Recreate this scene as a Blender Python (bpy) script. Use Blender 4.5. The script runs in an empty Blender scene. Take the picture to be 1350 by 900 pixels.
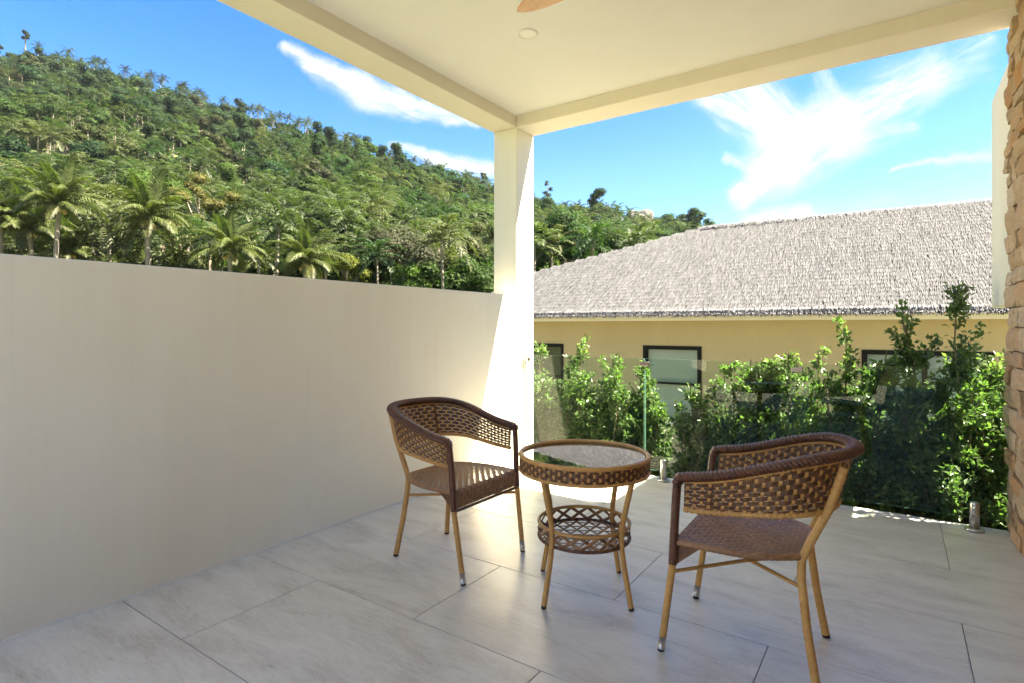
import bpy, math, random
import numpy as np
from mathutils import Vector, Matrix, Euler, noise as mnoise

random.seed(7)
rng = np.random.default_rng(11)
scene = bpy.context.scene
col = scene.collection
R = math.radians

# ------------------------------------------------------------------ camera
FOC, YAW, HY, EYE = 737.9, R(34.536), 430.3, 1.17      # focal length in photo pixels, yaw, horizon row, eye height
cam_d = bpy.data.cameras.new('camera')
cam = bpy.data.objects.new('camera', cam_d)
col.objects.link(cam)
cam.location = (0, 0, EYE)
cam.rotation_euler = (R(90), 0, YAW)
cam_d.sensor_width = 36.0
cam_d.lens = FOC / 1350 * 36
cam_d.shift_y = -(450 - HY) / 1350
cam_d.clip_start, cam_d.clip_end = 0.05, 4000
scene.camera = cam
FWD = Vector((-math.sin(YAW), math.cos(YAW), 0))
RGT = Vector((math.cos(YAW), math.sin(YAW), 0))

# ------------------------------------------------------------------ light
SUN = Vector((0.77, 0.32, 1.0)).normalized()           # towards the sun
sun_d = bpy.data.lights.new('sun', 'SUN')
sun_d.energy, sun_d.angle, sun_d.color = 5.0, R(0.53), (1.0, 0.92, 0.80)
sun = bpy.data.objects.new('sun', sun_d)
sun.rotation_euler = SUN.to_track_quat('Z', 'Y').to_euler()
sun.location = (30, 12, 40)
col.objects.link(sun)
scene.view_settings.view_transform = 'Standard'
scene.view_settings.look = 'None'
scene.view_settings.exposure = 3.4
scene.view_settings.use_white_balance = True
scene.view_settings.white_balance_temperature = 7500
scene.view_settings.white_balance_tint = 3
scene.view_settings.gamma = 1.0
scene.view_settings.use_curve_mapping = False
scene.cycles.use_denoising = True
scene.cycles.max_bounces = 10
scene.cycles.diffuse_bounces = 6
scene.cycles.glossy_bounces = 4
scene.cycles.transmission_bounces = 6
scene.cycles.transparent_max_bounces = 16
scene.cycles.sample_clamp_indirect = 6.0

# ------------------------------------------------------------------ node helpers
def S(nt, sock, val):
    if isinstance(val, bpy.types.NodeSocket): nt.links.new(val, sock)
    elif val is not None: sock.default_value = val

def M(nt, op, a=None, b=None, c=None, clamp=False):
    n = nt.nodes.new('ShaderNodeMath'); n.operation = op; n.use_clamp = clamp
    for i, v in enumerate((a, b, c)):
        if v is not None: S(nt, n.inputs[i], v)
    return n.outputs[0]

def VM(nt, op, a=None, b=None):
    n = nt.nodes.new('ShaderNodeVectorMath'); n.operation = op
    if a is not None: S(nt, n.inputs[0], a)
    if b is not None: S(nt, n.inputs[1], b)
    return n

def NOISE(nt, vec, scale, detail=4.0, rough=0.55, dist=0.0):
    n = nt.nodes.new('ShaderNodeTexNoise')
    if vec is not None: S(nt, n.inputs['Vector'], vec)
    n.inputs['Scale'].default_value = scale; n.inputs['Detail'].default_value = detail
    n.inputs['Roughness'].default_value = rough; n.inputs['Distortion'].default_value = dist
    return n.outputs['Fac']

def RAMP(nt, fac, stops):
    n = nt.nodes.new('ShaderNodeValToRGB'); S(nt, n.inputs[0], fac)
    e = n.color_ramp.elements
    while len(e) < len(stops): e.new(0.5)
    for i, (p, c) in enumerate(stops):
        e[i].position = p; e[i].color = (c[0], c[1], c[2], 1)
    return n.outputs[0]

def MIX(nt, fac, a, b, mode='MIX'):
    n = nt.nodes.new('ShaderNodeMix'); n.data_type = 'RGBA'; n.blend_type = mode
    S(nt, n.inputs[0], fac)
    for sock, v in ((n.inputs[6], a), (n.inputs[7], b)):
        if isinstance(v, tuple) and len(v) == 3: v = (*v, 1)
        S(nt, sock, v)
    return n.outputs[2]

def SEP(nt, v):
    n = nt.nodes.new('ShaderNodeSeparateXYZ'); S(nt, n.inputs[0], v); return n.outputs
def COMB(nt, x, y, z):
    n = nt.nodes.new('ShaderNodeCombineXYZ')
    for i, v in enumerate((x, y, z)): S(nt, n.inputs[i], v)
    return n.outputs[0]

# ------------------------------------------------------------------ sky with thin clouds
world = bpy.data.worlds.new("World"); scene.world = world
world.use_nodes = True
wn = world.node_tree; wn.nodes.clear()
sky = wn.nodes.new('ShaderNodeTexSky')
sky.sky_type = 'NISHITA'; sky.sun_disc = False
sky.sun_elevation = math.asin(SUN.z); sky.sun_rotation = math.atan2(SUN.x, SUN.y)
sky.altitude = 0; sky.air_density = 1.0; sky.dust_density = 0.1; sky.ozone_density = 1.6
hs = wn.nodes.new('ShaderNodeHueSaturation'); hs.inputs['Saturation'].default_value = 1.5; hs.inputs['Value'].default_value = .74; hs.inputs['Hue'].default_value = .517
wn.links.new(sky.outputs[0], hs.inputs['Color'])
tc = wn.nodes.new('ShaderNodeTexCoord'); D = tc.outputs['Generated']
df = M(wn, 'MAXIMUM', VM(wn, 'DOT_PRODUCT', D, tuple(FWD)).outputs['Value'], 0.05)
dr = VM(wn, 'DOT_PRODUCT', D, tuple(RGT)).outputs['Value']
front = M(wn, 'GREATER_THAN', VM(wn, 'DOT_PRODUCT', D, tuple(FWD)).outputs['Value'], 0.1)
cu = M(wn, 'DIVIDE', dr, df); cv = M(wn, 'DIVIDE', SEP(wn, D)[2], df)
base = COMB(wn, cu, cv, 0.0)
w1 = NOISE(wn, base, 9.0, 7, 0.68); wv = VM(wn, 'ADD', base, (3.1, 1.7, 0)).outputs[0]
w2 = NOISE(wn, wv, 9.0, 7, 0.68)
uw = M(wn, 'ADD', cu, M(wn, 'MULTIPLY', M(wn, 'SUBTRACT', w1, 0.5), 0.075))
vw = M(wn, 'ADD', cv, M(wn, 'MULTIPLY', M(wn, 'SUBTRACT', w2, 0.5), 0.060))
def cloud(a, b, ra, rb, dens, soft=1.0, streak=0.6):
    (ax, ay), (bx, by) = [((x - 675) / FOC, (HY - y) / FOC) for x, y in (a, b)]
    ra, rb = ra / FOC, rb / FOC
    dx, dy = bx - ax, by - ay; L2 = dx * dx + dy * dy; L = math.sqrt(L2)
    px = M(wn, 'SUBTRACT', uw, ax); py = M(wn, 'SUBTRACT', vw, ay)
    t = M(wn, 'ADD', M(wn, 'MULTIPLY', px, dx / L2), M(wn, 'MULTIPLY', py, dy / L2), clamp=True)
    ex = M(wn, 'SUBTRACT', px, M(wn, 'MULTIPLY', t, dx)); ey = M(wn, 'SUBTRACT', py, M(wn, 'MULTIPLY', t, dy))
    dist = M(wn, 'SQRT', M(wn, 'ADD', M(wn, 'MULTIPLY', ex, ex), M(wn, 'MULTIPLY', ey, ey)))
    r = M(wn, 'ADD', ra, M(wn, 'MULTIPLY', t, rb - ra))
    m = M(wn, 'SUBTRACT', 1.0, M(wn, 'DIVIDE', dist, M(wn, 'MULTIPLY', r, 1.40)), clamp=True)
    m = M(wn, 'MULTIPLY', M(wn, 'MULTIPLY', m, m), M(wn, 'SUBTRACT', 3.0, M(wn, 'MULTIPLY', m, 2.0)))
    # streaks along the cloud
    al = M(wn, 'ADD', M(wn, 'MULTIPLY', cu, dx / L), M(wn, 'MULTIPLY', cv, dy / L))
    ac = M(wn, 'ADD', M(wn, 'MULTIPLY', cu, -dy / L), M(wn, 'MULTIPLY', cv, dx / L))
    sn = NOISE(wn, COMB(wn, M(wn, 'MULTIPLY', al, 5.5), M(wn, 'MULTIPLY', ac, 30.0), ax * 9), 1.5, 7, 0.66, .6)
    sn = M(wn, 'MULTIPLY', M(wn, 'SUBTRACT', sn, 0.53), 3.9 * streak)
    k = M(wn, 'MULTIPLY', M(wn, 'MULTIPLY', m, 1.32 / soft), M(wn, 'ADD', 0.80, sn, clamp=False), clamp=True)
    return M(wn, 'MULTIPLY', k, dens, clamp=True)
CLOUDS = [
    ((372, 68), (480, 120), 9, 24, 1.0, 1.0, .6), ((470, 116), (625, 166), 24, 8, 1.0, 1.0, .6),
    ((515, 190), (660, 232), 6, 13, 0.95, 1.0, .5),
    ((978, 258), (1030, 215), 18, 30, 0.95, 1.1, .8), ((1020, 220), (1110, 165), 40, 42, 0.95, 1.2, .9),
    ((1100, 165), (1230, 95), 42, 34, 0.85, 1.4, 1.0), ((1220, 98), (1300, 55), 30, 16, 0.6, 1.6, 1.0),
    ((935, 122), (1040, 185), 26, 46, 0.95, 1.1, .8), ((990, 112), (1050, 190), 34, 44, 0.9, 1.3, .9),
    ((1084, 92), (1098, 150), 9, 30, 0.7, 1.4, .8), ((960, 212), (1000, 222), 6, 20, .8, 1.2, .6),
    ((1100, 185), (1200, 170), 30, 14, 0.5, 1.6, .9), ((1170, 130), (1298, 92), 30, 14, 0.45, 1.6, .9),
    ((990, 292), (1060, 286), 16, 20, 0.9, 1.2, .4), ((1060, 288), (1170, 268), 20, 14, 0.25, 1.6, .6),
    ((1175, 224), (1320, 200), 3, 9, 0.75, 1.2, .4), ((-60, 95), (20, 130), 40, 20, 0.25, 2.0, .7),
    ((1340, 190), (1600, 120), 12, 50, 0.8, 1.4, .8), ((100, -120), (420, -180), 40, 70, 0.8, 1.4, .8),
    ((700, -160), (1100, -80), 50, 60, 0.8, 1.4, .8), ((-500, 20), (-300, -60), 60, 40, 0.8, 1.4, .8)]
mask = None
for c_ in CLOUDS:
    m_ = cloud(*c_)
    mask = m_ if mask is None else M(wn, 'SUBTRACT', M(wn, 'ADD', mask, m_), M(wn, 'MULTIPLY', mask, m_))
mask = M(wn, 'MULTIPLY', mask, front)
# broken cloud added over the unseen rest of the sky as neutral fill
far_ = M(wn, 'SUBTRACT', 1.0, M(wn, 'MULTIPLY', front, M(wn, 'MULTIPLY', M(wn, 'LESS_THAN', M(wn, 'ABSOLUTE', cu), 1.15), M(wn, 'LESS_THAN', cv, .72))))
gn = NOISE(wn, VM(wn, 'MULTIPLY', D, (1.0, 1.0, 1.8)).outputs[0], 2.6, 6, .6, .4)
gm = M(wn, 'MULTIPLY', M(wn, 'SUBTRACT', gn, .50), 5.0, clamp=True)
mask = M(wn, 'MAXIMUM', mask, M(wn, 'MULTIPLY', M(wn, 'MULTIPLY', gm, far_), M(wn, 'GREATER_THAN', SEP(wn, D)[2], 0.0)))
SKY_STR = 0.05
bg = wn.nodes.new('ShaderNodeBackground'); bg.inputs[1].default_value = SKY_STR
wn.links.new(MIX(wn, mask, hs.outputs[0], (1.95, 2.1, 2.35)), bg.inputs[0])
wo = wn.nodes.new('ShaderNodeOutputWorld'); wn.links.new(bg.outputs[0], wo.inputs[0])

# ------------------------------------------------------------------ materials
def material(name, build=None, color=(.5, .5, .5), rough=.6, spec=.5, metal=0.0):
    m = bpy.data.materials.new(name); m.use_nodes = True
    nt = m.node_tree; p = nt.nodes['Principled BSDF']
    p.inputs['Base Color'].default_value = (*color, 1); p.inputs['Roughness'].default_value = rough
    p.inputs['Specular IOR Level'].default_value = spec; p.inputs['Metallic'].default_value = metal
    if build: build(nt, p)
    return m

def OBJC(nt):
    return nt.nodes.new('ShaderNodeTexCoord').outputs['Object']
def GEOP(nt):
    return nt.nodes.new('ShaderNodeNewGeometry').outputs['Position']
def BUMP(nt, p, h, strength, dist=0.01):
    b = nt.nodes.new('ShaderNodeBump'); b.inputs['Strength'].default_value = strength; b.inputs['Distance'].default_value = dist
    S(nt, b.inputs['Height'], h); nt.links.new(b.outputs[0], p.inputs['Normal'])
def SCALE(nt, v, s):
    return VM(nt, 'MULTIPLY', v, s).outputs[0]
def RANDOBJ(nt):
    return nt.nodes.new('ShaderNodeObjectInfo').outputs['Random']

def plaster(c1, c2, bump=.12):
    def f(nt, p):
        v = GEOP(nt)
        n = NOISE(nt, v, 0.9, 5, .6); n2 = NOISE(nt, v, 55, 5, .6); n3 = NOISE(nt, SCALE(nt, v, (2.2, 2.2, .35)), 1.6, 4, .6)
        k = M(nt, 'ADD', M(nt, 'MULTIPLY', n, .6), M(nt, 'MULTIPLY', n3, .4))
        cc = RAMP(nt, k, [(.35, c1), (.68, c2)])
        st = NOISE(nt, SCALE(nt, v, (26, 26, .9)), 1.0, 5, .65)
        cc = MIX(nt, RAMP(nt, st, [(.52, (0,) * 3), (.80, (.13,) * 3)]), cc, tuple(x * .72 for x in c1))
        nt.links.new(cc, p.inputs['Base Color'])
        BUMP(nt, p, M(nt, 'ADD', n2, M(nt, 'MULTIPLY', NOISE(nt, v, 3.2, 3, .5), 5.0)), bump, .004)
    return f

def tile_b(nt, p):
    o = OBJC(nt); rnd = RANDOBJ(nt)
    v = VM(nt, 'ADD', o, COMB(nt, M(nt, 'MULTIPLY', rnd, 71.0), M(nt, 'MULTIPLY', rnd, 37.0), 0.0)).outputs[0]
    a = NOISE(nt, SCALE(nt, v, (1.3, 4.2, 1)), 1.7, 6, .62, .6)
    b = NOISE(nt, SCALE(nt, v, (5, 26, 1)), 2.6, 5, .65, .8)
    c = NOISE(nt, v, 90, 3, .6)
    k = M(nt, 'ADD', M(nt, 'ADD', M(nt, 'MULTIPLY', a, .55), M(nt, 'MULTIPLY', b, .3)), M(nt, 'MULTIPLY', c, .15))
    nt.links.new(RAMP(nt, k, [(.34, (.44, .41, .365)), (.48, (.615, .59, .54)), (.60, (.71, .69, .64))]), p.inputs['Base Color'])
    nt.links.new(RAMP(nt, b, [(.3, (.27,) * 3), (.7, (.36,) * 3)]), p.inputs['Roughness'])
    BUMP(nt, p, M(nt, 'ADD', M(nt, 'MULTIPLY', b, .8), M(nt, 'MULTIPLY', c, .4)), .18, .002)

def stone_b(nt, p):
    o = GEOP(nt); rnd = RANDOBJ(nt)
    a = NOISE(nt, o, 9, 6, .65, .5); b = NOISE(nt, SCALE(nt, o, (1, 1, 3)), 22, 5, .7); c = NOISE(nt, o, 2.6, 3, .5)
    base = RAMP(nt, rnd, [(0, (.40, .27, .165)), (.25, (.47, .35, .23)), (.5, (.50, .40, .29)), (.72, (.45, .25, .12)), (1, (.56, .46, .34))])
    k = MIX(nt, RAMP(nt, a, [(.42, (0,) * 3), (.66, (1,) * 3)]), base, (.50, .24, .10), 'MIX')
    k2 = MIX(nt, .45, base, k)
    k3 = MIX(nt, RAMP(nt, b, [(.35, (.45,) * 3), (.65, (0,) * 3)]), k2, (.27, .19, .125))
    nt.links.new(k3, p.inputs['Base Color'])
    BUMP(nt, p, M(nt, 'ADD', a, M(nt, 'MULTIPLY', b, .6)), .7, .012)

def rattan_b(c1, c2, rough=.5):
    def f(nt, p):
        o = OBJC(nt)
        a = NOISE(nt, o, 60, 4, .6); b = NOISE(nt, o, 9, 3, .5)
        k = M(nt, 'ADD', M(nt, 'MULTIPLY', a, .6), M(nt, 'MULTIPLY', b, .4))
        nt.links.new(RAMP(nt, k, [(.34, c1), (.66, c2)]), p.inputs['Base Color'])
        p.inputs['Roughness'].default_value = rough
        BUMP(nt, p, a, .25, .002)
    return f

def leaf_mat(name, source, transl=.35, rough=.45, spec=.4, gain=1.0):
    """leaf: diffuse + translucent; colour from the object colour or from the 'tint' attribute"""
    m = bpy.data.materials.new(name); m.use_nodes = True
    nt = m.node_tree; p = nt.nodes['Principled BSDF']; out = nt.nodes['Material Output']
    if source == 'object': cc = nt.nodes.new('ShaderNodeObjectInfo').outputs['Color']
    elif source == 'attr':
        n = nt.nodes.new('ShaderNodeAttribute'); n.attribute_name = 'tint'; cc = n.outputs['Color']
    else: cc = source
    g = nt.nodes.new('ShaderNodeNewGeometry')
    rp = g.outputs['Random Per Island']
    v = NOISE(nt, g.outputs['Position'], .35, 3, .6)
    k = M(nt, 'ADD', M(nt, 'MULTIPLY', rp, .7), M(nt, 'ADD', M(nt, 'MULTIPLY', v, .7), .30))
    if isinstance(cc, tuple): cc = (*cc, 1)
    cm = nt.nodes.new('ShaderNodeVectorMath'); cm.operation = 'SCALE'
    S(nt, cm.inputs[0], cc if not isinstance(cc, tuple) else cc[:3]); S(nt, cm.inputs['Scale'], M(nt, 'MULTIPLY', k, gain))
    c3 = cm.outputs[0]
    nt.links.new(c3, p.inputs['Base Color']); p.inputs['Roughness'].default_value = rough
    p.inputs['Specular IOR Level'].default_value = spec
    tr = nt.nodes.new('ShaderNodeBsdfTranslucent')
    c4 = VM(nt, 'MULTIPLY', c3, (1.05, 1.35, .55)).outputs[0]
    nt.links.new(c4, tr.inputs[0])
    mx = nt.nodes.new('ShaderNodeMixShader'); mx.inputs[0].default_value = transl
    nt.links.new(p.outputs[0], mx.inputs[1]); nt.links.new(tr.outputs[0], mx.inputs[2]); nt.links.new(mx.outputs[0], out.inputs[0])
    return m

def glass_mat(name, tint, refl=1.0, rough=0.0):
    """flat architectural glass: clear with a tint, fresnel reflections"""
    m = bpy.data.materials.new(name); m.use_nodes = True
    nt = m.node_tree; nt.nodes.clear()
    out = nt.nodes.new('ShaderNodeOutputMaterial')
    t = nt.nodes.new('ShaderNodeBsdfTransparent'); t.inputs[0].default_value = (*tint, 1)
    g = nt.nodes.new('ShaderNodeBsdfGlossy'); g.inputs['Roughness'].default_value = rough
    f = nt.nodes.new('ShaderNodeFresnel'); f.inputs[0].default_value = 1.5
    mx = nt.nodes.new('ShaderNodeMixShader')
    nt.links.new(M(nt, 'MULTIPLY', f.outputs[0], refl, clamp=True), mx.inputs[0])
    nt.links.new(t.outputs[0], mx.inputs[1]); nt.links.new(g.outputs[0], mx.inputs[2]); nt.links.new(mx.outputs[0], out.inputs[0])
    return m

MAT = {}
MAT['plaster'] = material('cream_paint', plaster((.76, .70, .57), (.82, .77, .65)), rough=.85, spec=.25)
MAT['beam'] = material('beam_paint', plaster((.71, .65, .53), (.76, .71, .60)), rough=.85, spec=.25)
MAT['ceiling'] = material('ceiling_paint', plaster((.71, .69, .645), (.75, .735, .695), .06), rough=.9, spec=.2)
MAT['tile'] = material('porcelain_tile', tile_b, rough=.36, spec=.5)
MAT['grout'] = material('grout', color=(.20, .19, .175), rough=.95)
MAT['sealant'] = material('white_sealant', color=(.78, .76, .70), rough=.6)
MAT['stone'] = material('sandstone', stone_b, rough=.9, spec=.2)
MAT['mortar'] = material('mortar', plaster((.20, .155, .115), (.30, .24, .18), .5), rough=.95)
MAT['steel'] = material('brushed_steel', color=(.62, .60, .57), rough=.28, metal=1.0)
MAT['dark_steel'] = material('bronze_clamp', color=(.30, .24, .22), rough=.35, metal=1.0)
MAT['screw'] = material('screw_dark', color=(.10, .09, .09), rough=.5, metal=.8)
MAT['glass'] = glass_mat('railing_glass', (.865, .93, .895), .34)
MAT['glass_edge'] = material('glass_edge', color=(.09, .19, .145), rough=.12, spec=.6)
MAT['pane'] = glass_mat('window_pane', (.86, .89, .87), .8)
MAT['black_frame'] = material('black_frame', color=(.008, .008, .008), rough=.7, spec=.15)
MAT['blind'] = material('grey_blind', plaster((.72, .73, .72), (.78, .79, .78), .05), rough=.9)
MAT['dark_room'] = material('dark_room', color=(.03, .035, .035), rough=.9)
MAT['yellow'] = material('ochre_plaster', plaster((.365, .300, .172), (.41, .342, .205)), rough=.9, spec=.2)
MAT['fascia'] = material('cream_fascia', plaster((.70, .65, .52), (.76, .71, .58)), rough=.8)
MAT['rat_tan'] = material('tan_rattan', rattan_b((.46, .225, .062), (.62, .35, .115)), rough=.45)
MAT['rat_brown'] = material('brown_rattan', rattan_b((.075, .027, .012), (.185, .078, .034), .45))
MAT['rat_seat'] = material('seat_rattan', rattan_b((.21, .098, .042), (.37, .20, .10), .48))
MAT['rat_dark'] = material('dark_rattan', rattan_b((.060, .019, .009), (.15, .052, .022), .42))
MAT['cap'] = material('metal_cap', color=(.55, .53, .50), rough=.35, metal=1.0)
MAT['rubber'] = material('black_rubber', color=(.012, .012, .012), rough=.7)
MAT['bark'] = material('bark', plaster((.13, .10, .075), (.24, .195, .15), .6), rough=.95)
MAT['pale_bark'] = material('pale_bark', plaster((.10, .085, .07), (.19, .165, .135), .5), rough=.95)
MAT['stem'] = material('shrub_stem', plaster((.11, .085, .05), (.20, .16, .10), .4), rough=.9)

# ------------------------------------------------------------------ mesh builder
class MB:
    def __init__(s): s.v, s.f, s.m, s.sm = [], [], [], []
    def add(s, vs, fs, mi=0, smooth=False):
        o = len(s.v); s.v.extend([tuple(v) for v in vs])
        for f in fs: s.f.append(tuple(i + o for i in f)); s.m.append(mi); s.sm.append(smooth)
    def box(s, a, b, mi=0, bev=0.0):
        (x0, y0, z0), (x1, y1, z1) = a, b
        if bev <= 0:
            vs = [(x, y, z) for z in (z0, z1) for y in (y0, y1) for x in (x0, x1)]
            s.add(vs, [(0, 2, 3, 1), (4, 5, 7, 6), (0, 1, 5, 4), (2, 6, 7, 3), (0, 4, 6, 2), (1, 3, 7, 5)], mi); return
        c = ((x0 + x1) / 2, (y0 + y1) / 2, (z0 + z1) / 2); h = ((x1 - x0) / 2, (y1 - y0) / 2, (z1 - z0) / 2)
        vs, idx = [], {}
        for sx in (-1, 1):
            for sy in (-1, 1):
                for sz in (-1, 1):
                    for ax in range(3):
                        p = []
                        for k, sg in enumerate((sx, sy, sz)): p.append(c[k] + sg * (h[k] - (0 if k == ax else bev)))
                        idx[(sx, sy, sz, ax)] = len(vs); vs.append(p)
        fs = []
        for ax in range(3):
            o1, o2 = (ax + 1) % 3, (ax + 2) % 3
            for sg in (-1, 1):
                q = []
                for a_, b_ in ((-1, -1), (1, -1), (1, 1), (-1, 1)):
                    t = [0, 0, 0]; t[ax] = sg; t[o1] = a_; t[o2] = b_; q.append(idx[(*t, ax)])
                fs.append(q if sg > 0 else q[::-1])
            for a_ in (-1, 1):
                for b_ in (-1, 1):
                    q = []
                    for sg, axx in ((-1, o1), (1, o1), (1, o2), (-1, o2)):
                        t = [0, 0, 0]; t[ax] = sg; t[o1] = a_; t[o2] = b_; q.append(idx[(*t, axx)])
                    fs.append(q if a_ * b_ > 0 else q[::-1])
        for sx in (-1, 1):
            for sy in (-1, 1):
                for sz in (-1, 1):
                    q = [idx[(sx, sy, sz, k)] for k in range(3)]
                    fs.append(q if sx * sy * sz > 0 else q[::-1])
        s.add(vs, fs, mi)
    def tube(s, pts, rad, n=8, mi=0, closed=False, caps=True, smooth=True, flat=None, up=None, twist=0.0):
        """sweep a ring along pts; rad: number or list; flat=(a, b) scales the ring's two axes"""
        pts = [Vector(p) for p in pts]; N = len(pts)
        rad = [rad] * N if not hasattr(rad, '__len__') else rad
        T = []
        for i in range(N):
            a = pts[(i - 1) % N] if closed or i > 0 else pts[0]; b = pts[(i + 1) % N] if closed or i < N - 1 else pts[-1]
            T.append((b - a).normalized())
        u = Vector(up) if up is not None else (Vector((0, 0, 1)) if abs(T[0].z) < .9 else Vector((1, 0, 0)))
        vs, fs = [], []
        fa, fb = flat if flat else (1, 1)
        for i in range(N):
            if up is not None: u = Vector(up)
            x = T[i].cross(u)
            if x.length < 1e-6: x = Vector((1, 0, 0))
            x.normalize(); y = x.cross(T[i]).normalized(); u = y
            for k in range(n):
                an = 2 * math.pi * k / n + twist * i
                vs.append(pts[i] + x * (math.cos(an) * rad[i] * fa) + y * (math.sin(an) * rad[i] * fb))
        for i in range(N if closed else N - 1):
            j = (i + 1) % N
            for k in range(n):
                l = (k + 1) % n
                fs.append((i * n + k, j * n + k, j * n + l, i * n + l)[::-1])
        if caps and not closed:
            fs.append(tuple(range(n))); fs.append(tuple((N - 1) * n + k for k in range(n))[::-1])
        s.add(vs, fs, mi, smooth)
    def lathe(s, prof, n=24, c=(0, 0, 0), mi=0, smooth=True, caps=True):
        vs, fs = [], []
        for r, z in prof:
            for k in range(n):
                a = 2 * math.pi * k / n; vs.append((c[0] + r * math.cos(a), c[1] + r * math.sin(a), c[2] + z))
        for i in range(len(prof) - 1):
            for k in range(n):
                l = (k + 1) % n; fs.append((i * n + k, i * n + l, (i + 1) * n + l, (i + 1) * n + k))
        if caps and prof[0][0] > 1e-5: fs.append(tuple(range(n))[::-1])
        if caps and prof[-1][0] > 1e-5: fs.append(tuple((len(prof) - 1) * n + k for k in range(n)))
        s.add(vs, fs, mi, smooth)
    def mesh(s, name, mats):
        me = bpy.data.meshes.new(name); me.from_pydata(s.v, [], s.f)
        for m in (mats if isinstance(mats, (list, tuple)) else [mats]): me.materials.append(m)
        me.polygons.foreach_set('material_index', s.m); me.polygons.foreach_set('use_smooth', s.sm)
        me.update(); return me

def link(name, data, parent=None, loc=None, rot=None):
    o = bpy.data.objects.new(name, data); col.objects.link(o)
    if parent: o.parent = parent
    if loc is not None: o.location = loc
    if rot is not None: o.rotation_euler = rot
    return o
def part(name, mb, mats, parent=None, kind=None, label=None, loc=None, rot=None):
    o = link(name, mb.mesh(name, mats) if isinstance(mb, MB) else mb, parent, loc, rot)
    if kind: o['kind'] = kind
    if label: o['label'] = label
    return o
def tag(o, label, cat, group=None, kind=None):
    o['label'] = label; o['category'] = cat
    if group: o['group'] = group
    if kind: o['kind'] = kind
    return o
def thing(name, label, cat, loc=(0, 0, 0), rotz=0.0, group=None):
    o = link(name, None, None, loc, (0, 0, rotz)); o.empty_display_size = .2
    return tag(o, label, cat, group)
def dup(root, loc, rot=(0, 0, 0), scale=None, label=None, group=None):
    r = root.copy(); col.objects.link(r); r.location = loc; r.rotation_euler = rot
    if scale: r.scale = (scale, scale, scale)
    if label: r['label'] = label
    if group: r['group'] = group
    for ch in list(root.children):
        c = ch.copy(); col.objects.link(c); c.parent = r
        for g in list(ch.children):
            d = g.copy(); col.objects.link(d); d.parent = c
    return r
def np_mesh(name, V, F, mats, smooth=False, tint=None, mi=None):
    """quads-only mesh from arrays"""
    me = bpy.data.meshes.new(name)
    V = np.asarray(V, np.float32); F = np.asarray(F, np.int32)
    me.vertices.add(len(V)); me.vertices.foreach_set('co', V.ravel())
    me.loops.add(F.size); me.loops.foreach_set('vertex_index', F.ravel())
    me.polygons.add(len(F)); me.polygons.foreach_set('loop_start', np.arange(0, F.size, 4, dtype=np.int32))
    for m in (mats if isinstance(mats, (list, tuple)) else [mats]): me.materials.append(m)
    if mi is not None: me.polygons.foreach_set('material_index', np.asarray(mi, np.int32))
    me.polygons.foreach_set('use_smooth', np.full(len(F), smooth))
    if tint is not None:
        a = me.attributes.new('tint', 'FLOAT_COLOR', 'POINT')
        a.data.foreach_set('color', np.asarray(tint, np.float32).ravel())
    me.update(calc_edges=True); me.validate()
    return me
# ================================================================== THE BALCONY
YB2 = -5.0  # unseen tiled floor extended back to here to bounce sunlight inside
YCB = 0.1      # roof cut short here; open terrace added behind the camera for fill light
WX0, WX1 = -2.74, 0.53          # inner faces of the left wall and of the stone wall
YB, YF = -1.6, 4.329            # back and front of the balcony
ZW, ZBEAM, ZC = 1.44, 2.905, 3.005

# floor: slab with every tile its own piece
mb = MB(); mb.box((-2.99, YB2, -.30), (.84, 4.262, -.004)); mb.box((-2.99, 4.2621, -.30), (.84, 4.27, -.03))
floor = part('balcony_floor', mb, MAT['grout']); floor['kind'] = 'structure'
tile_cache = {}
def put_tile(x0, x1, y0, y1):
    key = (round(x1 - x0, 3), round(y1 - y0, 3))
    if key not in tile_cache:
        w, d = key; b = MB(); b.box((-w / 2, -d / 2, -.0035), (w / 2, d / 2, 0), 0, .0012)
        tile_cache[key] = b.mesh('tile', MAT['tile'])
    link('tile', tile_cache[key], floor, ((x0 + x1) / 2, (y0 + y1) / 2, random.uniform(-.0004, .0004)))
G = .0016
rows = [(4.025, 4.266, -1.0)] + [(4.025 - .6 * (k + 1), 4.025 - .6 * k, (-1.0 if k % 2 == 0 else -1.6)) for k in range(15)]
for y0, y1, off in rows:
    xs = sorted({WX0 + .004, WX1 + .02} | {off + 1.21 * n for n in range(-3, 4) if WX0 + .05 < off + 1.21 * n < WX1 - .02})
    for a, b in zip(xs, xs[1:]): put_tile(a + G, b - G, y0 + G, y1 - G)

# low wall on the left
w = thing('balcony_wall', 'low cream plaster wall along the left side of the balcony', 'wall', (WX0, 0, 0))
mb = MB(); mb.box((-.247, YB, -.35), (0, 4.329, ZW), 0, .004); part('wall_body', mb, MAT['plaster'], w)
mb = MB(); mb.box((.0005, YB, .0005), (.006, 4.16, .008)); part('sealant_bead', mb, MAT['sealant'], w)
# corner pillar, standing on the wall's end
p = thing('corner_pillar', 'cream corner pillar standing on the end of the low wall', 'pillar', (WX0, 4.19, ZW))
mb = MB(); mb.box((-.247, -.138, 0.0005), (-.0004, .139, ZBEAM - ZW - .0005), 0, .004); part('shaft', mb, MAT['plaster'], p)
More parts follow.
